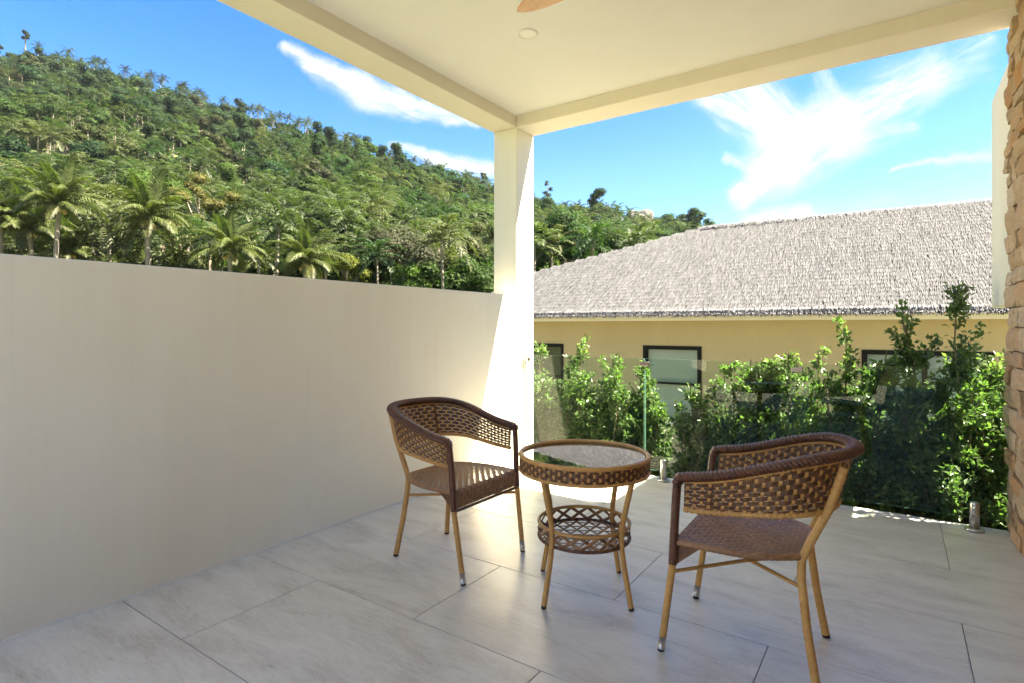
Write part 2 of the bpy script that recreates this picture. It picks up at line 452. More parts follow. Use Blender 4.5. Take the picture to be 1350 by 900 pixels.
# ceiling with its two edge beams and roof slab
mb = MB(); mb.box((WX0 + .001, YCB, ZC), (.86, 4.051, ZC + .04)); ceil = part('ceiling', mb, MAT['ceiling']); ceil['kind'] = 'structure'
mb = MB(); mb.box((WX0 - .249, YCB, ZBEAM), (WX0, 4.0515, 3.20), 0, .004); part('beam', mb, MAT['beam'], ceil)
mb = MB(); mb.box((WX0 - .249, 4.052, ZBEAM), (.86, 4.329, 3.20), 0, .004); part('beam', mb, MAT['beam'], ceil)
mb = MB(); mb.box((-3.05, YCB - .02, 3.201), (.90, 4.39, 3.32)); part('roof_slab', mb, MAT['plaster'], ceil)

# recessed ceiling light
l = thing('ceiling_light', 'small round white downlight recessed in the cream ceiling', 'ceiling light', (-1.914, 2.949, ZC))
mb = MB(); mb.lathe([(.046, -.001), (.050, -.006), (.066, -.006), (.070, -.0005)], 32, caps=False); part('trim_ring', mb, MAT['ceiling'], l)
mb = MB(); mb.lathe([(.0, -.0025), (.0455, -.0025)], 32, caps=False); part('diffuser', mb, MAT['sealant'], l)

# ceiling fan: only a blade tip reaches into the picture
MAT['fan_wood'] = material('fan_wood', rattan_b((.50, .25, .10), (.66, .37, .17), .4))
MAT['fan_white'] = material('fan_white', color=(.75, .73, .68), rough=.4)
f = thing('ceiling_fan', 'wooden blade of the ceiling fan at the top edge near the downlight', 'ceiling fan', (-.745, 1.85, 2.5))
mb = MB(); mb.lathe([(.0, -.05), (.06, -.045), (.085, -.01), (.085, .04), (.05, .06), (.0, .065)], 24); part('motor_housing', mb, MAT['fan_white'], f)
mb = MB(); mb.tube([(0, 0, .06), (0, 0, .44)], .012, 10); mb.lathe([(.012, .43), (.055, .47), (.06, .5045)], 20); part('downrod', mb, MAT['fan_white'], f)
mb = MB()
prof = [(.07, .030), (.14, .050), (.25, .066), (.38, .064), (.47, .052), (.53, .034), (.565, .016), (.578, .004)]
vs, fs = [], []
for x, hw in prof:
    for z in (-.004, .004):
        vs += [(x, -hw, z - hw * .12 - (x * .01)), (x, hw * .8, z + hw * .12 - x * .01)]
for i in range(len(prof) - 1):
    a, b = 4 * i, 4 * i + 4
    fs += [(a, b, b + 1, a + 1), (a + 2, a + 3, b + 3, b + 2), (a, a + 2, b + 2, b), (a + 1, b + 1, b + 3, a + 3)]
fs += [(0, 1, 3, 2), (len(vs) - 4, len(vs) - 2, len(vs) - 1, len(vs) - 3)]
mb.add(vs, fs); bm_ = mb.mesh('blade', MAT['fan_wood'])
for k in range(3): link('blade', bm_, f, (0, 0, 0), (0, 0, R(170 + 120 * k)))

# stone wall on the right: every stone a piece
sw = thing('stone_wall', 'rough sandstone block wall at the right edge of the balcony', 'wall', (WX1, 0, 0))
mb = MB(); mb.box((.03, -1.5, -.6), (.31, 4.345, ZBEAM - .0005)); mb.box((.03, -1.5, ZBEAM), (.31, 4.05, ZC - .0005)); part('mortar_core', mb, MAT['mortar'], sw)
mb = MB(); mb.box((.03, YB2, -.6), (.31, -1.501, .95), 0, .01); part('unseen_screen_wall', mb, MAT['mortar'], sw)  # unseen low wall added to keep the sunlit floor out of the glass
def stone_mesh(w_, h_, d_):
    """split-faced block: gently uneven front, worn arrises, irregular outline"""
    nx, nz = 7, 5; vs, fs = [], []
    sd = random.uniform(0, 99); tilt, tilz = random.uniform(-.010, .010), random.uniform(-.007, .007)
    for j in range(nz):
        for i in range(nx):
            a, b = i / (nx - 1) - .5, j / (nz - 1) - .5
            ea, eb = abs(a) > .49, abs(b) > .49
            n_ = mnoise.noise(Vector((a * 2.2 + sd, b * 2.0, 1.7))) * .011 + mnoise.noise(Vector((a * 6 + sd, b * 5, 4.1))) * .005
            x = -.010 + n_ + tilt * a * 2 + tilz * b * 2 + (.006 if ea or eb else 0) + (.003 if ea and eb else 0)
            yo = mnoise.noise(Vector((b * 2.5, sd, 7 + a * 9))) * .0035; zo = mnoise.noise(Vector((a * 3, sd + 20, 3 + b * 9))) * .003
            vs.append((x, a * w_ * (1 - (.02 if eb else 0)) + yo, b * h_ * (1 - (.03 if ea else 0)) + zo))
    for j in range(nz - 1):
        for i in range(nx - 1): fs.append((j * nx + i, (j + 1) * nx + i, (j + 1) * nx + i + 1, j * nx + i + 1))
    ring = [i for i in range(nx)] + [j * nx + nx - 1 for j in range(1, nz)] + [(nz - 1) * nx + i for i in range(nx - 2, -1, -1)] + [j * nx for j in range(nz - 2, 0, -1)]
    o = len(vs)
    for r in ring: vs.append((d_, vs[r][1], vs[r][2]))
    for k in range(len(ring)):
        l = (k + 1) % len(ring); fs.append((ring[k], ring[l], o + l, o + k))
    m_ = MB(); m_.add(vs, fs); return m_.mesh('stone', MAT['stone'])
z = 0.002; row = 0
while z < ZC - .03:
    h = random.choice((.085, .10, .11, .125, .15)); h = min(h, ZC - .004 - z)
    if ZC - .004 - z - h < .05: h = ZC - .004 - z
    top = ZBEAM - .004 if False else ZC
    yend = 4.352 + random.uniform(-.022, .022) if z + h < ZBEAM - .002 else 4.046
    y = yend
    while y > 1.3:
        ln = random.uniform(.14, .36)
        if random.random() < .12: ln = random.uniform(.07, .12)
        hh = h - .007
        link('stone', stone_mesh(ln - .008, hh, .05), sw, (random.uniform(-.009, .009), y - ln / 2, z + h / 2))
        y -= ln
    z += h; row += 1

# cream fin wall outside
fn = thing('fin_wall', 'cream plaster fin wall projecting beyond the stone wall', 'wall', (.56, 4.36, 1.3))
mb = MB(); mb.box((0, .001, 0), (.22, .915, 1.485), 0, .006); part('slab', mb, MAT['plaster'], fn)

# glass railing
GY, GZ0, GZ1 = 4.170, .069, .926
gr = thing('glass_railing', 'frameless clear glass railing on short steel spigots', 'railing', (WX0, GY, 0))
PX = [(-2.722, -1.623), (-1.611, -.558), (-.546, .514)]
for a, b in PX:
    mb = MB(); a -= WX0; b -= WX0
    vs = [(x, y, z_) for z_ in (GZ0, GZ1) for y in (-.006, .006) for x in (a, b)]
    mb.add(vs, [(0, 1, 5, 4), (2, 6, 7, 3)], 0)
    mb.add(vs, [(0, 2, 3, 1), (4, 5, 7, 6), (0, 4, 6, 2), (1, 3, 7, 5)], 1)
    part('glass_panel', mb, [MAT['glass'], MAT['glass_edge']], gr)
sp = MB()
sp.lathe([(.046, 0.001), (.046, .012), (.042, .015), (.024, .0155)], 28)
sp.lathe([(.0235, .015), (.0235, .158), (.0205, .164), (.0, .165)], 24)
spm = sp.mesh('spigot', MAT['steel'])
sc = MB(); sc.lathe([(.0, .0), (.0045, .0), (.0045, .002), (.0, .0025)], 10); scm = sc.mesh('screw', MAT['screw'])
for a, b in PX:
    for x in (a + .148, b - .148):
        s_ = link('spigot', spm, gr, (x - WX0, -.014, 0))
        for zz in (.148, .125, .088): link('screw', scm, s_, (-.006, -.0225, zz), (R(90), 0, R(-12)))
for x, w_ in ((-2.712, .028), (-1.617, .036), (-.552, .036)):
    mb = MB(); mb.box((x - w_ - WX0 + (.0 if w_ > .03 else .0), -.017, .868), (x + w_ - WX0, .017, .900), 0, .003); part('clamp', mb, MAT['dark_steel'], gr)
mb = MB(); mb.box((.0005, -.008, .02), (.014, .008, .93)); part('wall_channel', mb, MAT['sealant'], gr)
# ================================================================== GROUND AND THE HOUSE OPPOSITE
ZG = -1.5
def ground_b(nt, p):
    v = GEOP(nt); a = NOISE(nt, v, .5, 6, .65); b = NOISE(nt, v, 14, 5, .65)
    k = M(nt, 'ADD', M(nt, 'MULTIPLY', a, .55), M(nt, 'MULTIPLY', b, .45))
    nt.links.new(RAMP(nt, k, [(.36, (.045, .06, .022)), (.5, (.085, .10, .04)), (.64, (.17, .14, .09))]), p.inputs['Base Color'])
    BUMP(nt, p, b, .6, .05)
MAT['ground'] = material('ground_grass', ground_b, rough=.95, spec=.15)
mb = MB(); mb.add([(-855, -855, ZG), (855, -855, ZG), (855, 855, ZG), (-855, 855, ZG)], [(0, 1, 2, 3)])
g_ = part('ground', mb, MAT['ground']); g_['kind'] = 'structure'

def path_b(nt, p):
    v = GEOP(nt); a = NOISE(nt, v, 1.2, 5, .6); n = nt.nodes.new('ShaderNodeTexVoronoi'); S(nt, n.inputs['Vector'], v); n.inputs['Scale'].default_value = 38
    nt.links.new(MIX(nt, .5, RAMP(nt, a, [(.35, (.22, .195, .155)), (.65, (.33, .30, .25))]), n.outputs['Color'], 'SOFT_LIGHT'), p.inputs['Base Color'])
    BUMP(nt, p, n.outputs['Distance'], .8, .03)
MAT['path'] = material('pale_gravel', path_b, rough=.95, spec=.15)
mb = MB(); mb.add([(-9, 4.34, ZG + .02), (6, 4.34, ZG + .02), (6, 8.96, ZG + .02), (-9, 8.96, ZG + .02)], [(0, 1, 2, 3)])
gp = part('gravel_path', mb, MAT['path']); gp['kind'] = 'structure'
HY0 = 9.0                                      # front wall of the house
h = thing('thatched_house', 'ochre bungalow with a broad grey thatched hip roof behind the hedge', 'house', (0, HY0, ZG))
def L(x, y, z): return (x, y - HY0, z - ZG)
HX0, HX1 = -7.0, 4.2
WIN = [(-6.10, -5.045), (-3.516, -2.55), (-.40, .985)]
WT, WB = .862, -.36
mb = MB()
xs = [HX0] + [x for w_ in WIN for x in w_] + [HX1]
for i in range(0, len(xs) - 1):
    if i % 2 == 0: mb.box(L(xs[i], 9.0, ZG - .1), L(xs[i + 1], 9.22, 1.30))
    else:
        mb.box(L(xs[i], 9.0, WT), L(xs[i + 1], 9.22, 1.30)); mb.box(L(xs[i], 9.0, ZG - .1), L(xs[i + 1], 9.22, WB))
mb.box(L(HX0, 9.221, ZG - .1), L(HX0 + .22, 13.3, 1.30)); mb.box(L(HX1 - .22, 9.221, ZG - .1), L(HX1, 13.3, 1.30)); mb.box(L(HX0 + .221, 13.08, ZG - .1), L(HX1 - .221, 13.3, 1.30))
part('wall', mb, MAT['yellow'], h)
for k, (a, b) in enumerate(WIN):
    fr = .065 if k else .05
    mb = MB()
    y0, y1 = 8.985, 9.06
    mb.box(L(a, y0, WB), L(a + fr, y1, WT)); mb.box(L(b - fr, y0, WB), L(b, y1, WT))
    mb.box(L(a + fr, y0 + .001, WT - .062), L(b - fr, y1, WT)); mb.box(L(a + fr, y0 + .001, WB), L(b - fr, y1, WB + .05))
    mb.box(L(a + fr, y0 + .002, .235), L(b - fr, y1, .265))
    if k == 2: mb.box(L((a + b) / 2 - .03, y0 + .003, WB + .051), L((a + b) / 2 + .03, y1 + .004, WT - .063))
    wf = part('window', mb, MAT['black_frame'], h)
    mb = MB(); mb.box(L(a + .02, 9.03, WB + .02), L(b - .02, 9.036, WT - .02)); part('pane', mb, MAT['pane'], wf)
    if k:
        mb = MB(); mb.box(L(a + .03, 9.07, WB + .03), L(b - .03, 9.08, WT - .03)); part('blind', mb, MAT['blind'], wf)
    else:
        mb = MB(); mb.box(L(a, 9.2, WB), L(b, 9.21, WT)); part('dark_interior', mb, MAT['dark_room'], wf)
    mb = MB(); mb.box(L(a - .04, 8.93, WB - .07), L(b + .04, 8.999, WB - .002), 0, .004); part('sill', mb, MAT['fascia'], wf)
# roof planes
EY, EZ = 8.30, 1.335
ridge_y, ridge_z = 11.2, 3.10
P = {'rl': (-3.1, ridge_y, ridge_z), 'rr': (5.0, ridge_y, ridge_z - .08), 'hl': (-6.22, 9.81, 2.245), 'el': (-7.35, EY, EZ), 'er': (5.6, EY, EZ),
     'hb': (-6.22, 12.59, 2.245), 'bl': (-7.35, 14.1, EZ), 'br': (5.6, 14.1, EZ)}
def thatch_b(nt, p):
    g = nt.nodes.new('ShaderNodeNewGeometry'); v = g.outputs['Position']
    rp = g.outputs['Random Per Island']
    n = NOISE(nt, v, 3.0, 4, .6); n2 = NOISE(nt, SCALE(nt, v, (60, 12, 12)), 1.0, 3, .6)
    k = M(nt, 'ADD', M(nt, 'ADD', M(nt, 'MULTIPLY', rp, .55), M(nt, 'MULTIPLY', n, .25)), M(nt, 'MULTIPLY', n2, .2))
    nt.links.new(RAMP(nt, k, [(.16, (.022, .0215, .0235)), (.32, (.070, .070, .078)), (.55, (.106, .106, .118)), (.85, (.150, .151, .167))]), p.inputs['Base Color'])
MAT['thatch'] = material('thatch', thatch_b, rough=.85, spec=.25)
MAT['thatch_under'] = material('thatch_under', color=(.06, .055, .055), rough=.95)
mb = MB(); q = {k: L(*v) for k, v in P.items()}; keys = list(q); ix = {k: i for i, k in enumerate(keys)}
mb.add([q[k] for k in keys], [tuple(ix[c] for c in f_) for f_ in (('el', 'er', 'rr', 'rl', 'hl'), ('bl', 'hb', 'rl', 'rr', 'br'), ('el', 'hl', 'hb', 'bl'), ('hl', 'rl', 'hb'), ('er', 'br', 'rr'), ('el', 'bl', 'br', 'er'))])
roof = part('roof', mb, MAT['thatch_under'], h)
def blades(P0, U, Vd, Nn, inside, rows, step, lay, length, width, lift):
    """rows of dry palm-leaf strips: P0 eave corner, U along the eave, Vd up the slope, Nn the slope's normal"""
    vs = []
    U, Vd, Nn, P0 = (np.array(t, float) for t in (U, Vd, Nn, P0))
    for r in range(rows):
        v0 = r * lay
        n = int(20 / step)
        x = np.arange(n) * step + rng.uniform(-.5, .5, n) * step
        ok = inside(x, v0); x = x[ok]; n = len(x)
        if not n: continue
        vv = v0 + rng.uniform(-.13, .13, n) * lay
        ln = length * rng.uniform(.65, 1.25, n); wd = width * rng.uniform(.6, 1.35, n)
        lean = rng.normal(0, .10, n) * ln
        li = lift * rng.uniform(.75, 1.25, n) + .006
        base = P0 + np.outer(x, U) + np.outer(vv + ln * .6, Vd) + .010 * Nn
        tip = P0 + np.outer(x + lean, U) + np.outer(vv - ln * .4, Vd) + np.outer(li, Nn)
        tw = rng.normal(0, .16, n)[:, None] * Nn
        sx = U[None, :] * 1.0 + tw
        vs.append(np.stack([base - sx * wd[:, None] / 2, base + sx * wd[:, None] / 2, tip + sx * wd[:, None] * .28, tip - sx * wd[:, None] * .28], 1))
    return np.concatenate(vs).reshape(-1, 3)
sl = math.hypot(ridge_y - EY, ridge_z - EZ); vdir = np.array((0, (ridge_y - EY) / sl, (ridge_z - EZ) / sl)); nrm = np.array((0, -vdir[2], vdir[1]))
def inside_front(x, v):
    X = -8.0 + x; f_ = v / sl
    fh = (P['hl'][1] - EY) / (ridge_y - EY)
    xl = -7.35 + (P['hl'][0] + 7.35) * f_ / fh if f_ < fh else P['hl'][0] + (P['rl'][0] - P['hl'][0]) * (f_ - fh) / (1 - fh)
    return (X > xl - .03) & (X < 3.2)
lay = .115; nrow = int(sl / lay) + 1
V1 = blades(L(-8.0, EY, EZ), (1, 0, 0), vdir, nrm, inside_front, nrow, .0043, lay, .185, .0062, .015)
V2 = blades(L(-8.0, EY, EZ), (1, 0, 0), vdir, nrm, lambda x, v: inside_front(x, .001), 3, .012, .045, .17, .018, .035)
# fringe hanging below the eave
nf = 4600
fx = rng.uniform(-7.4, 3.2, nf); ln = rng.uniform(.035, .08, nf); fw = rng.uniform(.003, .008, nf); dy = rng.uniform(-.05, .03, nf); dxn = rng.normal(0, .018, nf)
b0 = np.stack([fx, np.full(nf, EY - HY0) + dy, np.full(nf, EZ - ZG + .035) + rng.uniform(-.01, .03, nf)], 1)
t0 = b0 + np.stack([dxn, -rng.uniform(-.01, .035, nf), -ln], 1)
ox = np.stack([fw, np.zeros(nf), np.zeros(nf)], 1)
V3 = np.stack([b0 - ox, b0 + ox, t0 + ox * .3, t0 - ox * .3], 1).reshape(-1, 3)
# tufts along the ridge
nr = 1500
rx = rng.uniform(-3.15, 4.8, nr); rl_ = rng.uniform(.08, .2, nr)
b1 = np.stack([rx, np.full(nr, ridge_y - HY0) + rng.uniform(-.03, .06, nr), ridge_z - ZG - (rx + 3.1) * .0099 + rng.uniform(.02, .05, nr)], 1)
t1 = b1 + np.stack([rng.normal(0, .05, nr), -rl_ * .8, -rl_ * .45], 1)
ox1 = np.stack([np.full(nr, .013), np.zeros(nr), np.zeros(nr)], 1)
V4 = np.stack([b1 - ox1, b1 + ox1, t1 + ox1 * .4, t1 - ox1 * .4], 1).reshape(-1, 3)
VV = np.concatenate([V1, V2, V3, V4])
o = part('thatch', np_mesh('thatch', VV, np.arange(len(VV)).reshape(-1, 4), MAT['thatch']), None, roof, 'stuff')
mb = MB(); mb.box(L(-7.1, 8.44, 1.252), L(5.3, 8.475, 1.345)); part('fascia', mb, MAT['fascia'], h)
mb = MB(); mb.box(L(-7.1, 8.4755, 1.262), L(5.3, 8.999, 1.28)); part('soffit', mb, MAT['fascia'], h)
# ================================================================== THE HILL AND ITS TREES
RID = [(-1400, 200, 240), (-900, 150, 260), (-400, 92, 285), (0, 74, 300), (40, 66, 300), (100, 80, 298), (200, 104, 292), (330, 146, 282), (450, 186, 272),
       (560, 226, 262), (650, 256, 252), (703, 276, 246), (780, 284, 242), (860, 302, 240), (950, 314, 240), (1100, 340, 240), (1400, 384, 240), (2200, 424, 240)]
RPX, RYY, RDD = (np.array(c, float) for c in zip(*RID))
D0 = 46.0; TREE_H = 8.0
def hill_z(x, y):
    d = x * FWD.x + y * FWD.y; r = x * RGT.x + y * RGT.y
    if d < 5: return ZG - .2
    px = 675 + FOC * r / d
    Dr = float(np.interp(px, RPX, RDD)); zr = EYE + Dr * (HY - float(np.interp(px, RPX, RYY))) / FOC - TREE_H
    t = (d - D0) / (Dr - D0)
    if t <= 0: return ZG - .2
    n = mnoise.noise(Vector((x * .018, y * .018, 3.3))) * 5.5 + mnoise.noise(Vector((x * .05, y * .05, 9.1))) * 2.2
    if t <= 1:
        hgt = t ** 1.18
        return ZG + (zr - ZG) * hgt + n * min(1, t * 2.5) * min(1, (1.12 - t) * 4)
    return ZG + (zr - ZG) * (1 - (t - 1) * .55) + n * .45
def hill_b(nt, p):
    v = GEOP(nt); a = NOISE(nt, v, .12, 6, .65)
    nt.links.new(RAMP(nt, a, [(.38, (.028, .045, .016)), (.6, (.06, .075, .03))]), p.inputs['Base Color'])
MAT['hill'] = material('hill_undergrowth', hill_b, rough=.95, spec=.1)
qs = np.linspace(-1.6, 1.3, 130); ds = np.concatenate([np.linspace(44, 300, 70), np.linspace(310, 420, 12)])
vs = []
for d in ds:
    for q_ in qs:
        x, y = FWD.x * d + RGT.x * q_ * d, FWD.y * d + RGT.y * q_ * d
        vs.append((x, y, hill_z(x, y)))
fs = [(j * 130 + i, j * 130 + i + 1, (j + 1) * 130 + i + 1, (j + 1) * 130 + i) for j in range(len(ds) - 1) for i in range(129)]
mb = MB(); mb.add(vs, fs, 0, True); hill = part('hill', mb, MAT['hill']); hill['kind'] = 'structure'

MAT['leaf_obj'] = leaf_mat('tree_leaf', 'object', .38, .7, .12, gain=.48)
MAT['leaf_tint'] = leaf_mat('forest_leaf', 'attr', .38, .7, .12, gain=.48)
MAT['frond'] = leaf_mat('palm_frond', 'object', .36, .5, .25, gain=.54)
MAT['coconut'] = material('coconut', color=(.30, .20, .05), rough=.6)

def qball(n=3):
    """ball of quads (a subdivided cube pushed out)"""
    V, F = [], []
    for ax in range(3):
        for sg in (-1, 1):
            o = len(V)
            for j in range(n + 1):
                for i in range(n + 1):
                    c = [0, 0, 0]; c[ax] = sg; c[(ax + 1) % 3] = 2 * i / n - 1; c[(ax + 2) % 3] = (2 * j / n - 1) * sg
                    v = np.array(c, float); V.append(v / np.linalg.norm(v))
            for j in range(n):
                for i in range(n):
                    F.append((o + j * (n + 1) + i, o + j * (n + 1) + i + 1, o + (j + 1) * (n + 1) + i + 1, o + (j + 1) * (n + 1) + i))
    return np.array(V), np.array(F)
QB_V, QB_F = qball(2); Q1_V, Q1_F = qball(1)

def crown(lobes, nq, size, flat=.75, seed=0, lo=False):
    """leaf clumps over several lobes; lobes: (x, y, z, r). Returns quads (n, 4, 3)"""
    g = np.random.default_rng(seed); out = []
    tot = sum(l[3] ** 2 for l in lobes)
    for (x, y, z, r) in lobes:
        n = max(6, int(nq * r * r / tot))
        d = g.normal(0, 1, (n, 3)); d[:, 2] = d[:, 2] * .9 + .28; d /= np.linalg.norm(d, axis=1)[:, None]
        rr = r * (1.04 - .30 * g.uniform(0, 1, n) ** 1.7)[:, None] * (1 + .10 * np.sin(d[:, :1] * 5 + x) * np.cos(d[:, 1:2] * 6 + y))
        c = np.array((x, y, z)) + d * rr * np.array((1, 1, flat))
        nr = d + g.normal(0, .27, (n, 3)) + np.array((0, 0, .30)); nr /= np.linalg.norm(nr, axis=1)[:, None]
        a = np.cross(nr, g.normal(0, 1, (n, 3))); a /= np.linalg.norm(a, axis=1)[:, None]; b = np.cross(nr, a)
        s = size * g.uniform(.55, 1.25, n)[:, None]; k = g.uniform(.45, .9, n)[:, None]
        out.append(np.stack([c - a * s, c - b * s * k + a * s * .12, c + a * s * 1.05, c + b * s * k], 1))
        core = (Q1_V[Q1_F] if lo else QB_V[QB_F]) * (r * (.5 if lo else .66)) * np.array((1, 1, flat)) + np.array((x, y, z))
        out.append(core)
    return np.concatenate(out)
def quads_mesh(name, Q, mats, tint=None, mi=None):
    return np_mesh(name, Q.reshape(-1, 3), np.arange(len(Q) * 4).reshape(-1, 4), mats, False, tint, mi)
def tubeq(pts, rad, n=6):
    """quads of a tapered limb"""
    m = MB(); m.tube(pts, rad, n, caps=False); V = np.array(m.v); return V[np.array(m.f)]

def lobes_for(kind, g):
    if kind == 'round':
        return [(0, 0, 6.3, 2.5)] + [(g.uniform(-2.3, 2.3), g.uniform(-2.3, 2.3), g.uniform(4.6, 8.2), g.uniform(1.1, 1.9)) for _ in range(8)]
    if kind == 'spread':
        return [(g.uniform(-3.4, 3.4), g.uniform(-3.4, 3.4), g.uniform(6.4, 8.6), g.uniform(1.1, 1.9)) for _ in range(9)]
    if kind == 'tall':
        return [(g.uniform(-1.5, 1.5), g.uniform(-1.5, 1.5), 6.0 + k * .95, g.uniform(.9, 1.6)) for k in range(7)]
    if kind == 'loose':
        return [(g.uniform(-2.5, 2.5), g.uniform(-2.5, 2.5), g.uniform(3.6, 9.0), g.uniform(.7, 1.3)) for _ in range(15)]
KINDS = ['round', 'round', 'round', 'spread', 'spread', 'tall', 'loose', 'round']
CROWN, CROWN_LO, LIMBS, CROWN_HI = [], [], [], []
for i, kd in enumerate(KINDS):
    g = np.random.default_rng(100 + i); lb = lobes_for(kd, g)
    CROWN.append(crown(lb, 2600, .20, .72, i)); CROWN_LO.append(crown(lb, 540, .40, .72, i + 50, True)); CROWN_HI.append(crown(lb, 6500, .115, .72, i + 90))
    top = max(l[2] for l in lb)
    LIMBS.append(np.concatenate([tubeq([(0, 0, -1.5), (.1, .05, 3), (.0, .1, top * .62)], [.30, .22, .12])] +
                 [tubeq([(.05, .05, 3.0 + .2 * k), ((l[0]) * .5, l[1] * .5, (3 + l[2]) / 2), (l[0], l[1], l[2])], [.13, .09, .04], 5) for k, l in enumerate(lb[:6])]))

def frond(Lr, a0, a1, n, ll, lw, droop, seed=0, rach=.05):
    """a pinnate leaf along +x: rachis bending from elevation a0 to a1, n leaflets a side"""
    g = np.random.default_rng(seed); P_ = [np.zeros(3)]; T_ = []
    ns = 12
    for i in range(ns):
        a = a0 + (a1 - a0) * (i / (ns - 1)) ** 1.25; t = np.array((math.cos(a), 0, math.sin(a))); T_.append(t); P_.append(P_[-1] + t * Lr / ns)
    P_ = np.array(P_); T_.append(T_[-1]); T_ = np.array(T_)
    out = [tubeq(P_, list(np.linspace(rach, rach * .18, ns + 1)), 3)]
    for sd in (-1, 1):
        for k in range(n):
            f_ = .12 + .88 * (k + g.uniform(-.3, .3)) / n; f_ = min(max(f_, .08), .995)
            i = f_ * ns; i0 = min(int(i), ns - 1); p = P_[i0] + (P_[i0 + 1] - P_[i0]) * (i - i0); t = T_[i0]
            up = np.array((-t[2], 0, t[0])); l_ = ll * (math.sin(math.pi * (.16 + .80 * f_)) ** .75) * g.uniform(.85, 1.12)
            fw = .45 + .5 * f_; dd = droop * g.uniform(.7, 1.35)
            d1 = t * fw + np.array((0, sd, 0)) * .95 + up * .28; d1 /= np.linalg.norm(d1)
            d2 = t * fw + np.array((0, sd, 0)) * .75 - np.array((0, 0, 1)) * dd; d2 /= np.linalg.norm(d2)
            m = p + d1 * l_ * .45; e = m + d2 * l_ * .55
            w = np.cross(d1, up + np.array((0, 0, .2))); w /= np.linalg.norm(w) + 1e-6; w = w * lw
            out.append(np.array([[p - w * .35, m - w * .5, m + w * .5, p + w * .35], [m - w * .5, e - w * .10, e + w * .10, m + w * .5]]))
    return np.concatenate(out)
# palms of the hillside: whole crown in one mesh
PALM, PALM_LO, PTRUNK = [], [], []
def rotz(Q, a):
    c, s = math.cos(a), math.sin(a); return Q @ np.array(((c, s, 0), (-s, c, 0), (0, 0, 1)))
def palm_crown(n_fr, nl, lw, seed):
    g = np.random.default_rng(seed); out = []
    for k in range(n_fr):
        u = k / (n_fr - 1); a0 = R(82 - 100 * u + g.uniform(-8, 8)); a1 = a0 - R(60 + 38 * (1 - u) * 1.0 + g.uniform(-10, 15))
        a1 = max(a1, R(-100))
        out.append(rotz(frond(g.uniform(3.2, 4.1), a0, a1, nl, .85, lw, .55, seed * 40 + k), k * 2.399 + g.uniform(-.25, .25)))
    return np.concatenate(out)
for i in range(5):
    g = np.random.default_rng(300 + i); hh = 9.0
    lean = g.uniform(-1.1, 1.1, 2)
    pts = [(lean[0] * (1 - t) ** 2 - lean[0] * 0 - lean[0], lean[1] * (1 - t) ** 2 - lean[1], -1.5 + (hh + 1.5) * t) for t in np.linspace(0, 1, 7)]
    pts = [(x - pts[-1][0], y - pts[-1][1], z) for x, y, z in pts]
    PTRUNK.append(tubeq(pts, [.24, .18, .16, .15, .14, .13, .12]))
    up = np.array((0, 0, hh))
    PALM.append(palm_crown(17, 12, .16, 20 + i) + up); PALM_LO.append(palm_crown(13, 6, .34, 60 + i) + up)

# scatter
cell = {}
def free(x, y, r):
    ci, cj = int(x // 6), int(y // 6)
    for i in (-1, 0, 1):
        for j in (-1, 0, 1):
            for (a, b, c) in cell.get((ci + i, cj + j), ()):
                if (a - x) ** 2 + (b - y) ** 2 < (c + r) ** 2: return False
    cell.setdefault((ci, cj), []).append((x, y, r)); return True
# named, near or special trees are listed first so that nothing grows through them
def pos(px, d): q_ = (px - 675) / FOC; return FWD.x * d + RGT.x * q_ * d, FWD.y * d + RGT.y * q_ * d
NEAR = [  # crown pixel, depth, scale, lean, how it reads
    (78, 272, 46, 1.00, .9, 'tall coconut palm with a leaning grey trunk, the largest crown behind the wall'),
    (196, 290, 46, 1.00, .3, 'large coconut palm with hanging yellow-green fronds, right of the largest palm'),
    (303, 333, 45, .92, -.3, 'low coconut palm whose crown sits on the wall top below the pale loose tree'),
    (403, 347, 45, .88, .2, 'low coconut palm cut off by the wall top, beside the yellow-green bush'),
    (40, 304, 50, .98, -.5, 'coconut palm with drooping fronds close on the left of the largest palm'),
    (2, 292, 49, .9, .3, 'coconut palm half cut off by the left edge of the picture'),
    (92, 332, 52, .9, .4, 'small coconut palm crown low on the wall top, under the largest palm'),
    (345, 352, 58, .85, -.2, 'short coconut palm low on the wall top between two bigger palms'),
]
for n_ in NEAR: free(*pos(n_[0], n_[2]), 2.6)
for px_, d_ in ((842, 226), (842, 219), (842, 212), (842, 205), (836, 198), (806, 232), (806, 225), (806, 218), (838, 212), (850, 216), (830, 222), (852, 226), (826, 212), (848, 206), (842, 196), (838, 188)):
    cell.setdefault((int(pos(px_, d_)[0] // 6), int(pos(px_, d_)[1] // 6)), []).append((*pos(px_, d_), 4.6))
MID = []
pts_all = []
tries = 0
while tries < 26000 and len(pts_all) < 2700:
    tries += 1
    d = math.sqrt(rng.uniform(49 ** 2, 318 ** 2)); q_ = rng.uniform(-1.12, .62); px = 675 + FOC * q_
    x, y = FWD.x * d + RGT.x * q_ * d, FWD.y * d + RGT.y * q_ * d
    Dr = float(np.interp(px, RPX, RDD))
    if d > Dr + 12: continue
    if px > 945 and d < 215: continue
    if 812 < px < 864 and (60 < d < 130 or 192 < d < 256): continue
    if 792 < px < 820 and 205 < d < 256: continue
    if 855 < px < 965 and d < 150: continue
    t = (d - D0) / (Dr - D0)
    pp = .68 if t < .35 else (.50 if t < .65 else .25)
    if 380 < px < 700 and t < .6: pp += .08
    if px < 330 and t > .5: pp *= .5
    palm = rng.random() < pp
    if not free(x, y, 1.75 if palm else 2.55): continue
    pts_all.append((d, px, t, x, y, palm))
